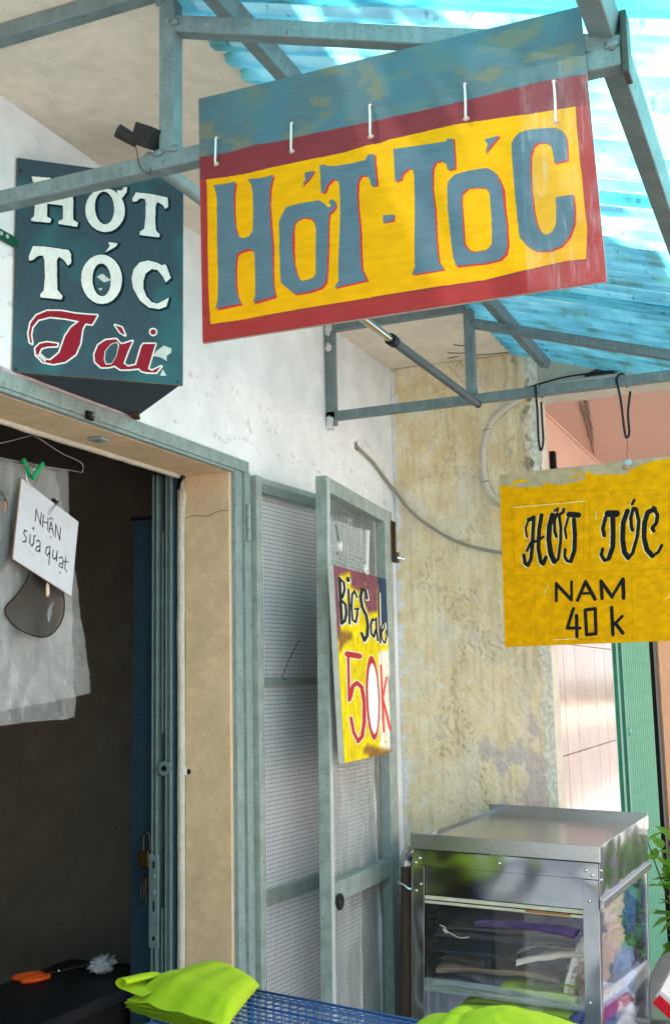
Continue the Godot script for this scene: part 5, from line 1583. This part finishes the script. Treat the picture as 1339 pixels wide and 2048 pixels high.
func build_cart() -> void:
	var root := thing("glass_cabinet", "stainless steel cart with glass sides, packed with folded cloth", "cabinet", "", Vector3(3.30, 1.112, 0.335))
	# local axes: x to the back, y up, z to the street; the pavement falls slightly to the street
	root.rotation = Vector3(deg_to_rad(1.88), deg_to_rad(-1.6), 0)
	var W := 0.549
	var D := 0.78
	# tray top
	var top := box_obj("top_plate", Vector3(-0.006, -0.034, -0.004), Vector3(D, -0.029, W + 0.004), M.brushed, root)
	box_obj("tray_lip", Vector3(-0.010, -0.044, -0.006), Vector3(-0.0062, 0.0, W + 0.006), M.brushed, top, 0.0008)
	box_obj("tray_lip", Vector3(D + 0.0002, -0.042, -0.006), Vector3(D + 0.004, 0.006, W + 0.006), M.brushed, top, 0.0008)
	box_obj("tray_lip", Vector3(-0.006, -0.046, W + 0.0042), Vector3(D, 0.0, W + 0.008), M.steel, top, 0.0008)
	box_obj("tray_lip", Vector3(-0.006, -0.042, -0.008), Vector3(D, -0.02, -0.0042), M.steel, top, 0.0008)
	# body
	var y0 := -0.86
	box_obj("side_panel", Vector3(0.04, y0, 0.0), Vector3(D, -0.047, 0.003), M.steel, root)
	box_obj("back_panel", Vector3(D - 0.004, y0, 0.004), Vector3(D, -0.047, W - 0.004), M.steel, root)
	box_obj("bottom_panel", Vector3(0.0, y0 - 0.01, 0), Vector3(D, y0 - 0.0005, W), M.steel, root)
	var ap := box_obj("front_apron", Vector3(-0.004, -0.092, 0.0), Vector3(0.0, -0.047, W), M.steel, root)
	for z in [0.022, 0.265, 0.515, 0.532]:
		ball("rivet", Vector3(-0.005, -0.068 - 0.012 * float(z > 0.52 or z < 0.03) * (1.0 if z > 0.52 else 0.3), z), Vector3(0.003, 0.005, 0.005), M.chrome, ap, 7)
	box_obj("front_stile", Vector3(-0.0062, y0, 0.0), Vector3(-0.0042, -0.093, 0.036), M.steel, root, 0.0006)
	box_obj("front_stile", Vector3(-0.0062, y0, W - 0.044), Vector3(-0.0042, -0.093, W), M.steel, root, 0.0006)
	for p in [[-0.085, 0.01], [-0.145, 0.026], [-0.15, W - 0.026], [-0.42, W - 0.03], [-0.165, 0.012]]:
		ball("rivet", Vector3(-0.0068, p[0], p[1]), Vector3(0.003, 0.0045, 0.0045), M.chrome, root, 7)
	box_obj("recessed_band", Vector3(0.004, -0.176, 0.036), Vector3(0.008, -0.0925, W - 0.044), M.steel, root)
	var wr := box_obj("window_track", Vector3(-0.003, -0.199, 0.037), Vector3(0.0035, -0.177, W - 0.045), mat(0xd9d6bb, 0.5, 0.0, 1.0), root)
	box_obj("track_groove", Vector3(-0.0042, -0.190, 0.038), Vector3(-0.0031, -0.187, W - 0.046), M.dark_gap, wr, 0.0)
	box_obj("rust_stain", Vector3(-0.0038, -0.196, 0.34), Vector3(-0.0031, -0.191, 0.47), mat(0xb07a32, 0.8, 0.0, 1.0), wr, 0.0)
	var gl := pane_mat(0xf2fbf8, 0.012)
	box_obj("front_glass", Vector3(0.006, y0 + 0.03, 0.037), Vector3(0.009, -0.2, W - 0.045), gl, root, 0.0)
	var acr := pane_mat(0xd8efe4, 0.12, 0.08)
	box_obj("clear_bar", Vector3(-0.002, -0.445, 0.037), Vector3(0.003, -0.408, W - 0.045), acr, root, 0.0)
	# street side: steel band, sloping rail, glass
	box_obj("side_band", Vector3(0.0, -0.175, W + 0.0008), Vector3(D, -0.048, W + 0.0035), M.steel, root, 0.0006)
	bar_obj("side_rail", Vector3(-0.012, -0.157, W + 0.009), Vector3(D, -0.165, W + 0.009), 0.011, 0.022, M.brushed, root)
	box_obj("corner_post", Vector3(D - 0.02, y0, W - 0.02), Vector3(D - 0.0045, -0.048, W), M.steel, root)
	box_obj("corner_post", Vector3(0.0003, y0, W - 0.012), Vector3(0.03, -0.0935, W - 0.0003), M.steel, root)
	box_obj("side_glass", Vector3(0.031, y0 + 0.03, W - 0.006), Vector3(D - 0.021, -0.177, W - 0.003), gl, root, 0.0)
	for p in [[0.02, -0.07], [0.02, -0.095], [0.02, -0.15]]:
		ball("rivet", Vector3(p[0], p[1], W + 0.004), Vector3(0.0045, 0.0045, 0.003), M.chrome, root, 7)
	box_obj("shelf", Vector3(0.02, -0.445, 0.006), Vector3(D - 0.006, -0.437, W - 0.012), M.steel, root)
	for x in [0.05, D - 0.05]:
		for z in [0.05, W - 0.05]:
			rod("caster", Vector3(x, -1.072, z - 0.015), Vector3(x, -1.072, z + 0.015), 0.035, M.rubber, root, 16)
			box_obj("caster_fork", Vector3(x - 0.012, -1.06, z - 0.02), Vector3(x + 0.012, y0 - 0.0105, z + 0.02), M.iron, root)
	# brown pipe with a steel elbow on the wall side
	wire("elbow", [Vector3(0.045, -0.062, 0.012), Vector3(0.04, -0.061, -0.012), Vector3(0.038, -0.066, -0.028), Vector3(0.038, -0.082, -0.037), Vector3(0.038, -0.105, -0.038)], 0.0185, M.steel, root, 6, 16)
	rod("brown_pipe", Vector3(0.038, -0.104, -0.038), Vector3(0.038, -1.08, -0.038), 0.0165, mat(0x4a3d38, 0.45, 0.0, 1.0), root, 16)
	wire("pipe_clip", [Vector3(0.020, -0.15, -0.057), Vector3(0.018, -0.155, -0.04), Vector3(0.018, -0.166, -0.022), Vector3(0.02, -0.168, -0.014)], 0.004, M.chrome, root)
	# contents: each folded piece is a thing of its own. They lie level on the shelf, in the cabinet's axes.
	var xf := root.transform
	var stack := [
		# called, label, colour, (x, y, z), width along z, depth along x, ply thickness, plies
		["folded_cloth", "grey blue folded cloth at the bottom of the stack behind the glass", 0x7c8794, Vector3(0.16, -0.434, 0.165), 0.24, 0.24, 0.014, 3],
		["folded_cloth", "brown folded cloth in the stack behind the glass", 0x82725f, Vector3(0.17, -0.392, 0.23), 0.36, 0.26, 0.017, 3],
		["folded_cloth", "navy folded cloth above the brown one behind the glass", 0x1e2630, Vector3(0.17, -0.345, 0.26), 0.42, 0.27, 0.016, 3],
		["folded_cloth", "charcoal folded cloth above the navy one behind the glass", 0x2e3138, Vector3(0.18, -0.298, 0.26), 0.43, 0.26, 0.016, 3],
		["folded_cloth", "dark grey folded cloth under the purple one behind the glass", 0x4d4b4d, Vector3(0.16, -0.268, 0.28), 0.40, 0.24, 0.012, 2],
		["folded_cloth", "purple folded cloth at the top of the stack behind the glass", 0x503a68, Vector3(0.13, -0.245, 0.35), 0.30, 0.26, 0.017, 2],
		["folded_cloth", "cream edged folded cloth slanting over the lime one behind the glass", 0xcfc8b4, Vector3(0.11, -0.325, 0.395), 0.20, 0.18, 0.014, 3],
		["folded_cloth", "lime green folded cloth on the shelf behind the glass", 0xa3c01c, Vector3(0.11, -0.43, 0.37), 0.22, 0.17, 0.018, 3],
		["folded_cloth", "bright lime cloth just below the clear bar of the cabinet", 0xb4da14, Vector3(0.10, -0.492, 0.30), 0.32, 0.18, 0.014, 3],
		["folded_cloth", "white folded cloth under the shelf of the cabinet", 0xdadce2, Vector3(0.14, -0.545, 0.30), 0.34, 0.22, 0.014, 3],
		["folded_cloth", "beige folded cloth at the foot of the cabinet glass", 0xb49878, Vector3(0.15, -0.60, 0.33), 0.32, 0.22, 0.016, 3],
	]
	var k := 0
	for s in stack:
		var o := thing(s[0], s[1], "cloth", "folded cloths in the glass cabinet")
		o.transform = xf * Transform3D(Basis(Vector3.UP, -PI / 2 + 0.13 * sin(k * 2.3)) * Basis(Vector3.BACK, 0.16 if k == 6 else (-0.03 if k == 7 else 0.015 * sin(k * 1.7))), s[3])
		fold_mesh("plies", s[4], s[5], s[6], s[7], 40 + k, cloth_mat(s[2]), o, 0.024, 1.3)
		k += 1
	var up := thing("rolled_cloth", "white rolled cloth standing upright behind the glass", "cloth")
	up.transform = xf
	wire("roll", [Vector3(0.06, -0.43, 0.445), Vector3(0.055, -0.36, 0.46), Vector3(0.06, -0.29, 0.485), Vector3(0.07, -0.245, 0.497)], 0.017, cloth_mat(0xd7d4c8), up, 6, 12)
	wire("roll_edge", [Vector3(0.045, -0.43, 0.435), Vector3(0.04, -0.36, 0.452), Vector3(0.046, -0.29, 0.476)], 0.006, cloth_mat(0xeceae0), up, 6, 8)
	up = thing("thread", "loose white thread on the dark cloths behind the glass", "thread")
	up.transform = xf
	wire("strand", [Vector3(0.022, -0.262, 0.075), Vector3(0.02, -0.268, 0.092), Vector3(0.02, -0.283, 0.097), Vector3(0.02, -0.272, 0.085), Vector3(0.02, -0.285, 0.115), Vector3(0.02, -0.292, 0.14), Vector3(0.02, -0.287, 0.165)], 0.0016, cloth_mat(0xdedac6), up, 5)
	# bags of cloth pressed against the street side glass
	var bags := [
		["white bundle at the top behind the side glass of the cabinet", 0xd8cfc6, Vector3(0.42, -0.235, 0.47), Vector3(0.17, 0.06, 0.055), 1],
		["dark blue bundle near the corner post behind the side glass", 0x20427e, Vector3(0.13, -0.25, 0.48), Vector3(0.09, 0.05, 0.05), 2],
		["bright blue bundle at the far top behind the side glass", 0x2a6ac0, Vector3(0.66, -0.27, 0.48), Vector3(0.08, 0.10, 0.045), 3],
		["pale pink bundle in the middle behind the side glass", 0xd5bcb0, Vector3(0.36, -0.33, 0.48), Vector3(0.2, 0.06, 0.05), 4],
		["beige bundle in the middle behind the side glass", 0xb59c88, Vector3(0.16, -0.37, 0.48), Vector3(0.13, 0.065, 0.05), 5],
		["blue violet bundle low behind the side glass", 0x2f4a9c, Vector3(0.22, -0.52, 0.47), Vector3(0.19, 0.085, 0.06), 6],
		["light blue bundle low at the back behind the side glass", 0x6f9fd6, Vector3(0.55, -0.46, 0.47), Vector3(0.17, 0.085, 0.06), 7],
		["big white bundle at the bottom behind the side glass", 0xdfe4ec, Vector3(0.48, -0.63, 0.47), Vector3(0.26, 0.10, 0.06), 8],
		["lilac white bundle at the bottom corner behind the side glass", 0xb9bfdc, Vector3(0.15, -0.66, 0.47), Vector3(0.12, 0.09, 0.06), 9],
	]
	for b in bags:
		var o := thing("cloth_bundle", b[0], "cloth bundle", "bundles in the glass cabinet")
		o.transform = xf
		ball("bundle", b[2], b[3], cloth_mat(b[1]), o, 24, 0.3, b[4] * 13)

# ---------------------------------------------------------------- blue wire rack with lime cloth
func build_rack() -> void:
	var bm := mat(0x2a64a8, 0.35, 0.0, 1.0)
	var o := thing("wire_rack", "blue coated wire display rack in front of the screen doors", "rack", "", Vector3(2.486, 0.85, 0.206))
	# local: x along the far edge to the street, z towards the viewer
	var dx := Vector3(2.372 - 2.486, 0, 0.654 - 0.206).normalized()
	var dz := Vector3(-dx.z, 0, dx.x)
	o.basis = Basis(dx, Vector3.UP, dx.cross(Vector3.UP))
	var wd := 0.50
	var x_lo := 0.0
	var dp := 0.36
	var st := mb(true)
	var n := 0
	for i in 22:
		var x := x_lo + (wd - x_lo) * i / 21.0
		tube(st, PackedVector3Array([Vector3(x, -0.09, 0.0), Vector3(x, -0.004, 0.0), Vector3(x, 0, 0.004), Vector3(x, 0, dp)]), 0.0015, 6)
	for j in 15:
		var z := dp * j / 14.0
		tube(st, PackedVector3Array([Vector3(x_lo, 0.003, z), Vector3(wd, 0.003, z)]), 0.0015, 6)
	for j in 4:
		tube(st, PackedVector3Array([Vector3(x_lo, -0.025 * j - 0.012, -0.003), Vector3(wd, -0.025 * j - 0.012, -0.003)]), 0.0015, 6)
	stuff(obj("wire_grid", st, bm, o))
	for a in [[Vector3(x_lo, 0, -0.004), Vector3(wd, 0, -0.004)], [Vector3(x_lo, 0, dp), Vector3(wd, 0, dp)], [Vector3(wd, 0, 0), Vector3(wd, 0, dp)], [Vector3(x_lo, 0, 0), Vector3(x_lo, 0, dp)]]:
		rod("frame_bar", a[0], a[1], 0.003, bm, o, 10)
	for x in [x_lo + 0.03, wd - 0.03]:
		for z in [0.03, dp - 0.03]:
			rod("leg", Vector3(x, -0.85, z), Vector3(x, -0.002, z), 0.008, bm, o, 10)
	rod("side_tube", Vector3(wd - 0.015, -0.004, -0.012), Vector3(wd + 0.14, -0.002, 0.012), 0.0065, mat(0x3f4a50, 0.4, 0.4, 0.0), o, 10)
	rod("tube_clamp", Vector3(wd + 0.075, -0.003, 0.0), Vector3(wd + 0.105, -0.003, 0.006), 0.0105, mat(0x6f7f7a, 0.5, 0.3, 0.0), o, 10)
	# lime cloths
	var lm := cloth_mat(0xb2d010)
	o = thing("lime_cloth", "folded lime green cloth with frayed rolled ends on the blue rack", "cloth", "lime green cloths on the wire rack")
	lime_slab(o, lm)
	o = thing("lime_cloth", "humped lime green cloth lying before the glass cabinet", "cloth", "lime green cloths on the wire rack")
	grid("cloth", 60, 40, func(u: float, v: float) -> Vector3:
		var p := Vector3(2.20, 0.84, 0.66).lerp(Vector3(2.22, 0.84, 1.0), u)
		p += Vector3(0.26 * v, 0, -0.005 * v)
		var s := sin(PI * u)
		var h := 0.028 * pow(maxf(sin(PI * clampf(u * 2.9 + 0.05, 0.0, 1.0)), 0.0), 0.7) + 0.062 * pow(maxf(sin(PI * clampf((u - 0.20) / 0.83, 0.0, 1.0)), 0.0), 0.55) * (1.0 - 0.22 * clampf((u - 0.4) * 2.0, 0.0, 1.0))
		h *= sqrt(maxf(sin(PI * clampf(v * 0.92 + 0.08, 0.0, 1.0)), 0.0))
		return p + Vector3(0, h + (0.009 * noise.get_noise_2d(u * 130.0, v * 130.0) + 0.003 * noise.get_noise_2d(u * 420.0, v * 300.0)) * s, 0), lm, o)

# a folded length of cloth: layers lie on one another, the fold is on the near side, loose ends curl up at the wall side
func lime_slab(o: Node3D, m: Material) -> void:
	# base corner points on the rack: wall-near, wall-far, street-far, street-near
	var A := Vector3(2.215, 0.858, 0.035)
	var B := Vector3(2.585, 0.858, 0.10)
	var C := Vector3(2.475, 0.858, 0.235)
	var E := Vector3(2.135, 0.858, 0.315)
	var lay := func(u: float, s: float, h: float) -> Vector3:
		return A.lerp(B, u).lerp(E.lerp(C, u), s) + Vector3(0, h, 0)
	# (s across, height) of the cloth's section, from the loose lower edge round the fold to the curled upper edge
	var sec := PackedVector2Array()
	for q in [[0.06, 0.004], [0.5, 0.003], [0.9, 0.004], [0.97, 0.009], [0.9, 0.014], [0.5, 0.013], [0.1, 0.013], [0.03, 0.017], [0.08, 0.022], [0.5, 0.023], [0.9, 0.022], [0.97, 0.026], [0.9, 0.031], [0.5, 0.033], [0.1, 0.032], [0.02, 0.036], [0.05, 0.042], [0.3, 0.043], [0.8, 0.041]]:
		sec.append(Vector2(q[0], q[1]))
	var top := PackedVector2Array()
	for q in [[0.25, 0.002], [0.7, 0.001], [0.98, 0.002], [1.05, 0.010], [1.07, 0.022], [1.05, 0.034], [0.98, 0.045], [0.85, 0.052], [0.6, 0.058], [0.35, 0.060], [0.18, 0.060], [0.08, 0.058], [0.03, 0.052], [0.06, 0.046], [0.13, 0.047], [0.15, 0.052]]:
		top.append(Vector2(q[0], q[1]))
	var mid := PackedVector2Array()
	for q in [[0.2, 0.035], [0.0, 0.040], [-0.08, 0.043], [-0.12, 0.052], [-0.09, 0.062], [-0.03, 0.063], [0.01, 0.056], [-0.02, 0.05]]:
		mid.append(Vector2(q[0], q[1]))
	var k := 0
	for prof in [sec, top, mid]:
		var c := Curve2D.new()
		for i in prof.size():
			var t: Vector2 = (prof[mini(i + 1, prof.size() - 1)] - prof[maxi(i - 1, 0)]) / 6.0
			c.add_point(prof[i], -t, t)
		var pts := c.tessellate_even_length(4, 0.012)
		var n := 56
		var kk := k
		grid("ply", 46, n, func(u: float, v: float) -> Vector3:
			var q := prof[0] as Vector2
			var f: float = v * (prof.size() - 1)
			var i := mini(int(f), prof.size() - 2)
			q = (prof[i] as Vector2).cubic_interpolate(prof[i + 1], prof[maxi(i - 1, 0)], prof[mini(i + 2, prof.size() - 1)], f - i)
			var uu := u + 0.012 * noise.get_noise_2d(q.x * 260.0, kk * 30.0 + q.y * 900.0) * (1.0 if u < 0.5 else 0.4)
			var hgt := q.y * (1.0 - 0.25 * u * u) * (1.0 - pow(u, 9.0) * 0.75)
			if kk != 2: hgt *= 0.42 + 0.58 * smoothstep(0.0, 0.30, u) + 0.09 * noise.get_noise_2d(q.x * 130.0, q.y * 1600.0)
			if kk == 2: uu = 0.02 + uu * 0.42
			var p: Vector3 = lay.call(uu, q.x - 0.05 * pow(u, 4.0), hgt)
			return p + Vector3(0, 0.006 * noise.get_noise_3d(p.x * 170.0, p.z * 170.0, kk * 20.0) + 0.0022 * noise.get_noise_3d(p.x * 600.0, p.z * 420.0, 3.0) + 0.012 * sin(u * PI) * noise.get_noise_2d(p.x * 60.0, p.z * 60.0), 0), m, o)
		k += 1

# ---------------------------------------------------------------- pipes and cables
func build_cables() -> void:
	var o := thing("conduit_hose", "thick white hose looping down the beige side wall behind the yellow sign", "hose")
	wire("hose", [Vector3(4.10, 2.645, 0.95), Vector3(4.115, 2.648, 0.76), Vector3(4.12, 2.635, 0.60), Vector3(4.122, 2.60, 0.50), Vector3(4.122, 2.545, 0.42), Vector3(4.122, 2.467, 0.382), Vector3(4.122, 2.36, 0.371), Vector3(4.122, 2.275, 0.385), Vector3(4.122, 2.225, 0.43), Vector3(4.122, 2.205, 0.50)], 0.013, M.conduit, o, 8, 12)
	for p in [[4.122, 2.30, 0.381], [4.122, 2.50, 0.394]]:
		wire("tie", [Vector3(p[0] - 0.016, p[1], p[2] - 0.013), Vector3(p[0] - 0.017, p[1] + 0.004, p[2]), Vector3(p[0] - 0.014, p[1] + 0.006, p[2] + 0.014)], 0.0014, M.rubber, o)
	o = thing("black_cable", "black cable running up along the white hose under the canopy", "cable")
	wire("cable", [Vector3(4.108, 2.648, 0.56), Vector3(4.10, 2.668, 0.70), Vector3(4.095, 2.668, 0.86), Vector3(4.09, 2.66, 1.0)], 0.0034, M.rubber, o)
	o = thing("grey_cable", "grey paint covered cable sagging from the white wall across the beige wall", "cable")
	wire("cable", [Vector3(3.752, 2.414, 0.0), Vector3(3.762, 2.405, 0.009), Vector3(3.895, 2.379, 0.01), Vector3(4.052, 2.326, 0.011), Vector3(4.125, 2.295, 0.018), Vector3(4.131, 2.235, 0.06), Vector3(4.132, 2.165, 0.132), Vector3(4.132, 2.08, 0.268), Vector3(4.132, 2.032, 0.43), Vector3(4.132, 2.02, 0.56)], 0.0062, M.grey_cable, o, 8, 9)
	tag(ball("cable_stub", Vector3(3.752, 2.414, 0.002), Vector3(0.012, 0.016, 0.004), mat(0x8b8479, 0.9, 0.0, 0.0), null, 8, 0.5, 3), "chipped plaster hole where the grey cable leaves the white wall", "hole")
	tag(wire("thin_line", [Vector3(4.90, 2.43, 0.575), Vector3(5.2, 2.53, 0.60), Vector3(5.9, 2.58, 0.95), Vector3(6.6, 2.61, 1.5)], 0.004, M.rubber), "thin black line strung across the pink wall above the yellow sign", "cable")
	tag(wire("loose_wire", [Vector3(3.482, 2.302, 0.729), Vector3(3.484, 2.304, 0.715), Vector3(3.486, 2.28, 0.70), Vector3(3.486, 2.276, 0.688), Vector3(3.486, 2.287, 0.68), Vector3(3.486, 2.31, 0.682)], 0.0007, M.iron), "thin loose wire curling off the cable loop near the wall", "wire")
	tag(wire("hooked_wire", [Vector3(3.095, 1.69, 0.066), Vector3(3.05, 1.655, 0.066), Vector3(2.995, 1.60, 0.064), Vector3(2.985, 1.575, 0.063), Vector3(3.01, 1.574, 0.064)], 0.0012, M.iron), "bent wire hooked in the mesh of the inner screen leaf", "wire")

# ---------------------------------------------------------------- plant and board beyond the cart
func build_beside_cart() -> void:
	var o := thing("potted_plant", "leafy green potted plant between the steel cart and the green shutter", "plant", "", Vector3(4.50, 0, 1.0))
	var st := mb(true)
	var prof := [[0.0, 0.0], [0.11, 0.0], [0.15, 0.26], [0.155, 0.30], [0.13, 0.30], [0.12, 0.26], [0.0, 0.26]]
	for i in prof.size() - 1:
		for k in 20:
			var a := TAU * k / 20.0
			var b := TAU * (k + 1) / 20.0
			quad_out(st, Vector3(prof[i][0] * cos(a), prof[i][1], prof[i][0] * sin(a)), Vector3(prof[i][0] * cos(b), prof[i][1], prof[i][0] * sin(b)), Vector3(prof[i + 1][0] * cos(b), prof[i + 1][1], prof[i + 1][0] * sin(b)), Vector3(prof[i + 1][0] * cos(a), prof[i + 1][1], prof[i + 1][0] * sin(a)), Vector3(0, 0.15, 0))
	obj("pot", st, mat(0x9b6148, 0.8, 0.0, 1.0), o)
	var lms := []
	for c in [0x4f9a2a, 0x3a7a24, 0x66b038]:
		var m := mat(c, 0.35, 0.0, 0.0)
		m.backlight_enabled = true
		m.backlight = Color(0.5, 0.7, 0.2)
		lms.append(m)
	var leaf: MeshInstance3D = null
	var r := RandomNumberGenerator.new()
	r.seed = 8
	var bark := mat(0x5d5138, 0.8, 0.0, 0.0)
	for b in 16:
		var a := TAU * b / 16.0 + 0.3
		var reach := 0.06 + 0.13 * r.randf()
		var tip := Vector3(cos(a) * reach - 0.03, 0.78 + 0.22 * r.randf(), sin(a) * reach)
		var p := spline(PackedVector3Array([Vector3(0, 0.25, 0), Vector3(cos(a) * 0.03, 0.5, sin(a) * 0.03), tip]), 5)
		var s2 := mb(true)
		tube(s2, p, 0.006, 6, 0.002)
		obj("stem", s2, bark, o)
		for k in 13:
			var t := 0.62 + 0.38 * k / 12.0
			var q := p[int(t * (p.size() - 1))]
			var dir := Vector3(r.randf_range(-1, 1), r.randf_range(-0.3, 0.7), r.randf_range(-1, 1)).normalized()
			if leaf == null:
				leaf = grid("leaf", 6, 4, func(u: float, v: float) -> Vector3:
					var ww := 0.5 * sin(PI * pow(u, 0.8)) * (v - 0.5)
					return Vector3(u, -0.12 * u * u + absf(v - 0.5) * 0.16 * sin(PI * u), ww), lms[0], o)
			var l: MeshInstance3D = leaf if b == 0 and k == 0 else leaf.duplicate()
			if l != leaf: put(l, "leaf", o)
			l.material_override = lms[(b * 3 + k) % 3]
			var side := dir.cross(Vector3.UP).normalized()
			var sc := r.randf_range(0.065, 0.11)
			l.transform = Transform3D(Basis(dir, side.cross(dir).normalized(), side).scaled_local(Vector3.ONE * sc), q)
	# low red and white board leaning beside the cart
	o = thing("leaning_board", "white board with a red edge leaning low beside the steel cart", "board")
	bar_obj("board", Vector3(4.2, 0.545, 0.925), Vector3(4.2, 0.35, 1.145), 0.5, 0.03, mat(0xe8e8e6, 0.5, 0.0, 1.0), o, Vector3(0, 0.7, 0.7))
	bar_obj("red_edge", Vector3(3.94, 0.530, 0.92), Vector3(3.94, 0.335, 1.14), 0.012, 0.034, mat(0xc41f2b, 0.4, 0.0, 0.0), o, Vector3(0, 0.7, 0.7))
	o = thing("steel_bin", "dull steel bin standing beyond the leaning board", "bin")
	box_obj("body", Vector3(4.25, 0, 0.86), Vector3(4.6, 0.36, 1.2), M.brushed, o, 0.01)
	box_obj("rim", Vector3(4.24, 0.361, 0.85), Vector3(4.61, 0.385, 1.21), M.brushed, o, 0.005)
